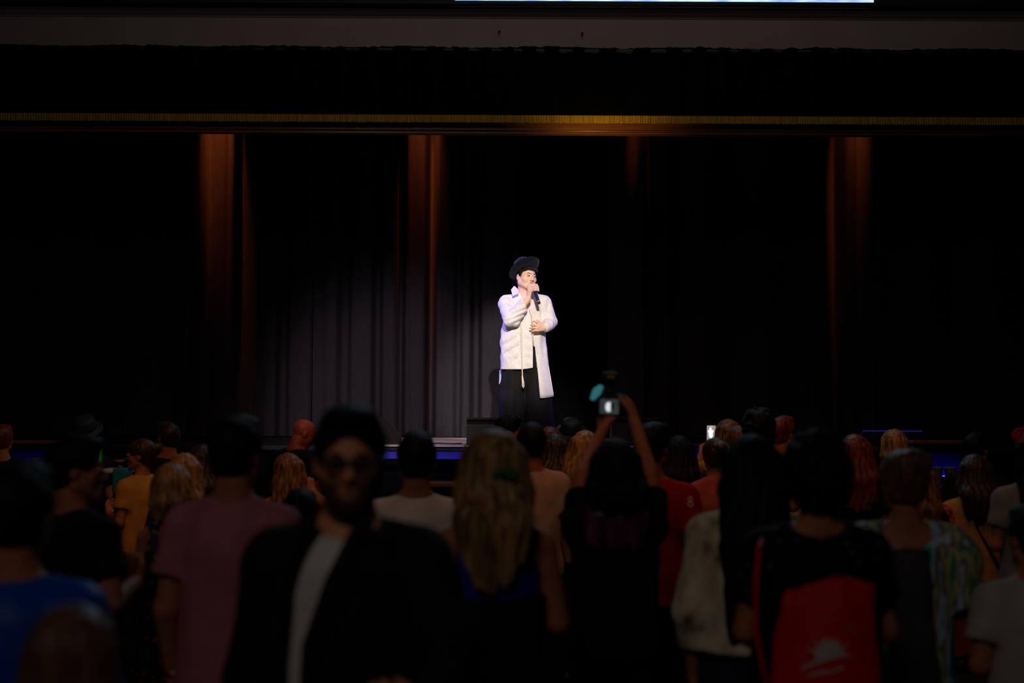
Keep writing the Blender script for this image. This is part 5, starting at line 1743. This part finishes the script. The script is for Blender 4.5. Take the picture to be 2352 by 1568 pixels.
project(pouch, polys, fr, 'print', cl('faded_pink_print', 190, 96, 92), bag)['label'] = 'thin faded line left of the sun print'

# the number on the red sleeve
ei = EIGHT[0]
pe = P(1567, 1148, 7.0)
fr = Matrix.Translation(pe + Vector((0.3, -0.5, 0))) @ Matrix.Rotation(0.25, 4, 'Z') @ Matrix(((1, 0, 0), (0, 0, 1), (0, 1, 0))).to_4x4()
zdir = (fr.to_3x3() @ Vector((0, 0, 1)))
fr.translation = pe - zdir * 0.25
u = 1 / (FPX / 7.0)
rot = lambda pl: [[(x * math.cos(-0.12) - y * math.sin(-0.12), x * math.sin(-0.12) + y * math.cos(-0.12)) for x, y in p] for p in pl]
polys = rot(ring_polys(0, 5.6 * u, 3.0 * u, 5.6 * u, 16, 1.1) + ring_polys(0.6 * u, -5.4 * u, 3.5 * u, 6.4 * u, 16, 1.1))
e8 = project(ei['shirt'], polys, fr, 'number', cl('pale_red_print', 240, 176, 156), ei['root'], off=0.003)
e8['label'] = 'pale figure 8 on the right sleeve'

# ------------------------------------------------------------------ camera in the raised hands
cp = P(1400, 928, 6.12)
cm = empty('camera', cp, 'black camera with lit rear display held up in both hands', 'camera')
cm.rotation_euler = (0.05, 0.03, 0.02)
CB = mat('camera_body', (0.010, 0.010, 0.011), (0.016, 0.016, 0.017), rough=0.55, scale=(90, 90, 90), bump=0.3)
b = MB()
b.box((0, 0.03, 0.0), (0.138, 0.06, 0.088), None, 0.014)
b.box((0.052, 0.03, -0.004), (0.036, 0.084, 0.092), None, 0.014)
b.box((0, 0.03, 0.056), (0.062, 0.06, 0.034), None, 0.012)
b.build('camera_body', CB, cm)
MB().lathe([(0.036, 0), (0.040, 0.004), (0.040, 0.05), (0.044, 0.056), (0.044, 0.10), (0.040, 0.115), (0.034, 0.116), (0.030, 0.10)], 24, axis_frame((-0.006, 0.055, 0), (-0.006, 0.2, 0))).build('lens', CB, cm, True)
b = MB()
b.box((0, 0.03, 0.088), (0.036, 0.036, 0.034), None, 0.006)
b.box((0, 0.02, 0.118), (0.066, 0.09, 0.040), None, 0.010)
b.build('flash', CB, cm)
MB().box((0, -0.0265, 0.118), (0.034, 0.004, 0.014), None, 0.001).build('flash_window', mat('flash_lens', rgb(150, 136, 70), rough=0.3), cm)
b = MB()
b.lathe([(0.010, 0.0), (0.012, 0.003), (0.010, 0.006)], 14, axis_frame((0.0, 0.001, 0.056), (0, -0.05, 0.056)))
b.build('eyepiece', mat('eyepiece_rubber', rgb(70, 66, 60), rough=0.5), cm, True)
b = MB()
b.lathe([(0.013, 0), (0.014, 0.002), (0.014, 0.010), (0.012, 0.012)], 18, axis_frame((-0.045, 0.03, 0.044), (-0.045, 0.03, 0.2)))
b.build('dial', CB, cm, True)
u = 1 / (FPX / 6.12)
scr = MB().box((0, -0.001, -0.010), (43 * u, 0.004, 33 * u), None, 0.001).build('display', glow('display_glow', (0.30, 0.34, 0.37), 0.115), cm)
b = MB()
b.lathe([(0.5, 0), (1.0, 0.001)], 20, Matrix.Translation((-2.0 * u, -0.0032, -0.011)) @ Matrix.Rotation(math.pi / 2, 4, 'X'), sx=7 * u, sy=11.5 * u)
b.v = [(x, -0.0036, z) for x, y, z in b.v]
b.build('subject', glow('display_white', (0.95, 0.98, 1.0), 0.75), scr)
b = MB().box((6.5 * u, -0.0034, -0.008), (9 * u, 0.0006, 17 * u))
b.build('dark_field', glow('display_dark', (0.02, 0.02, 0.022), 0.3), scr)
b = MB()
for x, z in ((-17, 11), (-17, 0), (-16, -11), (17, 11), (17, 3), (-4, 13)):
    b.tube([((x + 3.6 * math.cos(a)) * u, -0.0036, -0.010 + (z + 3.6 * math.sin(a)) * u) for a in np.linspace(0, 6.28, 12, endpoint=False)], 0.7 * u, 4, True)
b.build('icon', glow('display_icon', (0.2, 0.22, 0.23), 0.05), scr)
# teal band on the left, its glow added for an unidentified bright patch
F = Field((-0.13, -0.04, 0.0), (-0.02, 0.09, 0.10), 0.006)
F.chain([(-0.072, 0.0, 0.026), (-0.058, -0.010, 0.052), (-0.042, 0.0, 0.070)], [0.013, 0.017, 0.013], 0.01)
F.build('added_glow_band', glow('teal_added_glow', (0.10, 0.55, 0.62), 0.22), cm)['label'] = 'teal band with added glow on the left side'

# ------------------------------------------------------------------ lit phone
pp = P(1633.5, 992, 11.33)
u = 1 / (FPX / 11.33)
ph = empty('phone', pp, 'lit phone held up near the stage, its screen showing the singer', 'phone')
MB().box((0, 0.0, 0), (22 * u, 0.009, 41 * u), None, 0.0035).build('case', CB, ph)
sc_ = MB().box((0, -0.0048, -2.5 * u), (20 * u, 0.0012, 35 * u)).build('display', glow('phone_grey', (0.42, 0.38, 0.40), 0.75), ph)
b = MB()
b.box((-1.2 * u, -0.0058, -4 * u), (8.5 * u, 0.0006, 10 * u))
b.box((-0.8 * u, -0.0058, -13 * u), (6.5 * u, 0.0006, 14 * u))
b.box((-1.2 * u, -0.0058, 2.0 * u), (12 * u, 0.0006, 5 * u))
b.box((-1.8 * u, -0.0058, 7.0 * u), (4.5 * u, 0.0006, 6 * u))
b.build('subject', glow('phone_white', (1.0, 0.93, 0.90), 1.5), sc_)
MB().box((0.5 * u, -0.0058, 13.0 * u), (6 * u, 0.0006, 3 * u)).build('record_mark', glow('phone_record', (1.0, 0.35, 0.30), 1.0), sc_)
